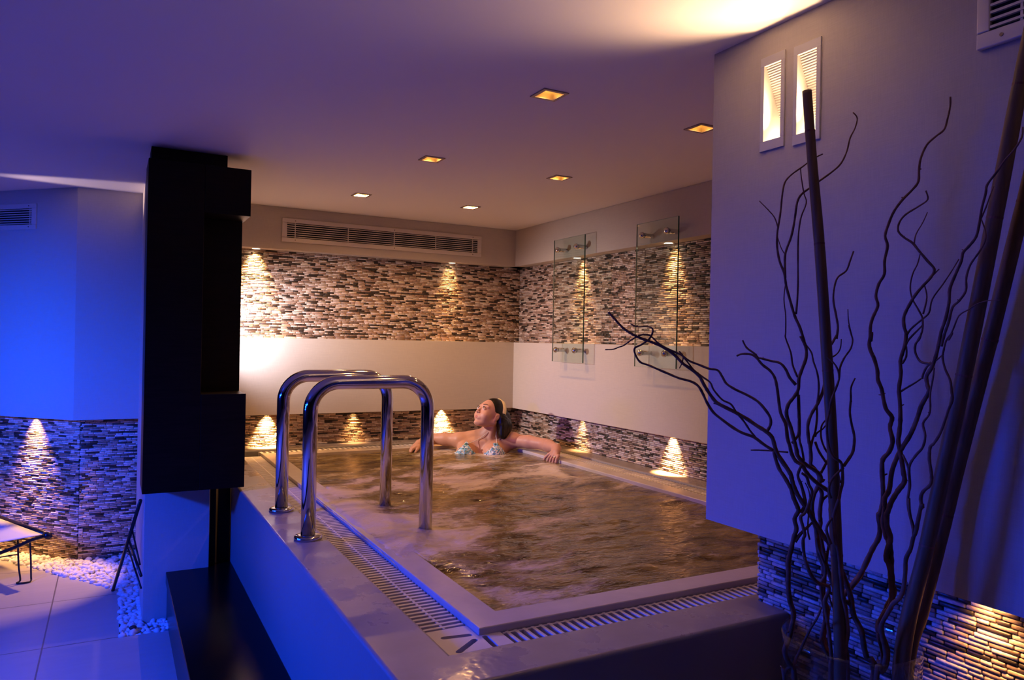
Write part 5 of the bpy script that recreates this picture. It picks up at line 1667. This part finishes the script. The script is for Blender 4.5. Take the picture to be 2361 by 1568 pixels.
# hair band over the crown, down behind the ears
mb = MB()
vs, fs = [], []
NB = 44
for k in range(NB + 1):
    a = math.radians(-112 + 224 * k / NB)
    for wdt, off in ((-0.0155, 0.0), (-0.0145, 0.0048), (0.0145, 0.0048), (0.0155, 0.0)):
        tilt = -0.030 - 0.018 * (1 - math.cos(a))
        p = hd(tilt + wdt + 0.0, (0.0795 + off) * math.sin(a), 0.024 + (0.0935 + off) * math.cos(a))
        vs.append(p)
for k in range(NB):
    for j in range(3):
        fs.append((k * 4 + j, k * 4 + j + 1, (k + 1) * 4 + j + 1, (k + 1) * 4 + j))
mb.add(vs, fs)
mb.build('hairband', M['band'], per, smooth=True)
# eyes, brows, lips
for s in (1, -1):
    e = MB()
    c = hd(0.0865, 0.031 * s, -0.002)
    e.add([c + A_((v.x, v.y, v.z)) * 0.0122 for v in ICO_V], ICO_F)
    eo = e.build('eye', M['eyewhite'], per, smooth=True)
    g = HF * 0.80 + HU * 0.18 + HL * 0.22
    g = g / np.linalg.norm(g)
    i_ = MB()
    ci = c + g * 0.0095
    i_.add([ci + A_((v.x, v.y, v.z)) * 0.0048 for v in ICO_V], ICO_F)
    i_.build('iris', M['iris'], eo, smooth=True)
    lid = MB()
    arc = [hd(0.0875 + 0.0125 * math.cos(t) * 0.9, 0.031 * s + 0.0145 * math.sin(t), 0.0035 + 0.0075 * math.cos(t * 1.1)) for t in np.linspace(-1.2, 1.2, 9)]
    lid.tube([Vector(p) for p in arc], [0.0008, 0.0016, 0.002, 0.0022, 0.0022, 0.0022, 0.002, 0.0016, 0.0008], 6)
    lid.build('eyelash', M['brow'], per, smooth=True)
    br = MB()
    arc = [hd(0.0965 - 0.022 * q * q, (0.013 + 0.034 * q) * s, 0.0235 + 0.007 * math.sin(math.pi * q * 0.75)) for q in np.linspace(0, 1, 8)]
    br.tube([Vector(p) for p in arc], [0.0012, 0.0018, 0.0020, 0.0019, 0.0017, 0.0015, 0.0012, 0.0006], 6)
    br.build('eyebrow', M['brow'], per, smooth=True)
for u0, rr_, bow in ((-0.0622, 0.0038, 0.0), (-0.0728, 0.0046, 0.0)):
    lp_ = MB()
    arc = [hd(0.1012 - 9.0 * q * q, q, u0 + (0.0005 if u0 > -0.07 else 0.0085) * (q / 0.020) ** 2) for q in np.linspace(-0.020, 0.020, 11)]
    rad = [rr_ * max(0.22, 1 - (abs(q) / 0.0205) ** 1.7) for q in np.linspace(-0.020, 0.020, 11)]
    lp_.tube([Vector(p) for p in arc], rad, 10)
    lp_.build('lip', M['lip'], per, smooth=True)

# bikini cups: skin surface patches lifted 3 mm, triangular, plus neck straps
cen = BV[BF].mean(1)
va, vb = BV[BF[:, 1]] - BV[BF[:, 0]], BV[BF[:, 3]] - BV[BF[:, 0]]
fn = np.cross(va, vb)
fn /= np.maximum(np.linalg.norm(fn, axis=1, keepdims=True), 1e-9)
vn = np.zeros_like(BV)
for k in range(4):
    np.add.at(vn, BF[:, k], fn)
vn /= np.maximum(np.linalg.norm(vn, axis=1, keepdims=True), 1e-9)
for c, apex, lo_in, lo_out in ((BL, (0.024, 0.694), -0.125, 0.135), (BR, (0.004, 0.694), 0.118, -0.130)):
    rel = (cen - c) @ LAT
    z = cen[:, 2]
    t = np.clip((apex[1] - z) / (apex[1] - 0.560), 0, 1.2)
    e_in, e_out = apex[0] + (lo_in - apex[0]) * t, apex[0] + (lo_out - apex[0]) * t
    a, b = np.minimum(e_in, e_out), np.maximum(e_in, e_out)
    sel = (z < apex[1]) & (z > 0.53) & (rel > a) & (rel < b) & ((cen - c) @ FWD > -0.01) & (np.linalg.norm(cen - c, axis=1) < 0.15)
    fs_ = BF[sel]
    used, inv = np.unique(fs_, return_inverse=True)
    cupo = net_mesh('bikini_cup', BV[used] + vn[used] * 0.0022, inv.reshape(-1, 4), M['bikini'], per)
    so_ = cupo.modifiers.new('cloth', 'SOLIDIFY')
    so_.thickness, so_.offset = 0.0035, 1
    # strap: follow the skin from the apex to the side of the neck
    top = c + LAT * apex[0] + UPV * (apex[1] - c[2])
    end = HC + A_((0.045, -0.035, -0.120)) if c is BL else HC + A_((-0.005, 0.005, -0.125))
    pts_ = []
    for q in np.linspace(0, 1, 9):
        g = top + (end - top) * q
        near = np.argsort(np.linalg.norm(BV - (g + FWD * 0.03), axis=1))[:1]
        pts_.append(BV[near[0]] + vn[near[0]] * 0.003)
    pts_ = np.array(pts_)
    for _ in range(4):
        pts_[1:-1] = (pts_[:-2] + pts_[1:-1] * 2 + pts_[2:]) / 4 + FWD * 0.0006
    pts_ = smooth_path(pts_, 2)
    MB().tube([Vector(p) for p in pts_], 0.0024, 8).build('strap', M['strap'], per, smooth=True)
    # gathered ruffles along the cup
    rf, rg = MB(), random.Random(8)
    pv_ = BV[used][BV[used][:, 2] > 0.600]
    nv_ = vn[used][BV[used][:, 2] > 0.600]
    for _ in range(46):
        i = rg.randrange(len(pv_))
        p = pv_[i] + nv_[i] * rg.uniform(0.003, 0.006)
        a_, b_, c_ = rg.uniform(0.004, 0.009), rg.uniform(0.003, 0.006), rg.uniform(0.003, 0.006)
        rf.add([p + A_((v.x * a_, v.y * b_, v.z * c_)) for v in ICO_V], ICO_F)
    rf.build('ruffle', M['bikini'], per, smooth=True)
    # ruffle bow at the apex
    rb = MB()
    rg = random.Random(3 if c is BL else 4)
    base = pts_[0] + FWD * 0.002
    for _ in range(9):
        p = base + LAT * rg.uniform(-0.013, 0.013) + UPV * rg.uniform(-0.012, 0.008) + FWD * rg.uniform(0, 0.006)
        rb.add([p + A_((v.x * 0.008, v.y * 0.008, v.z * 0.005)) for v in ICO_V], ICO_F)
    rb.build('bow', M['bikini'], per, smooth=True)
# ring on the left hand
k0 = A_((2.489, 4.008 - 0.0165 * 0.9, 0.668)) + A_((-0.012, -0.001, -0.014))
d = Vector((-0.019, -0.002, -0.022)).normalized()
MB().tube([Vector(k0) - d * 0.002, Vector(k0) + d * 0.002], 0.0112, 18).build('ring', M['gold'], per, smooth=False)
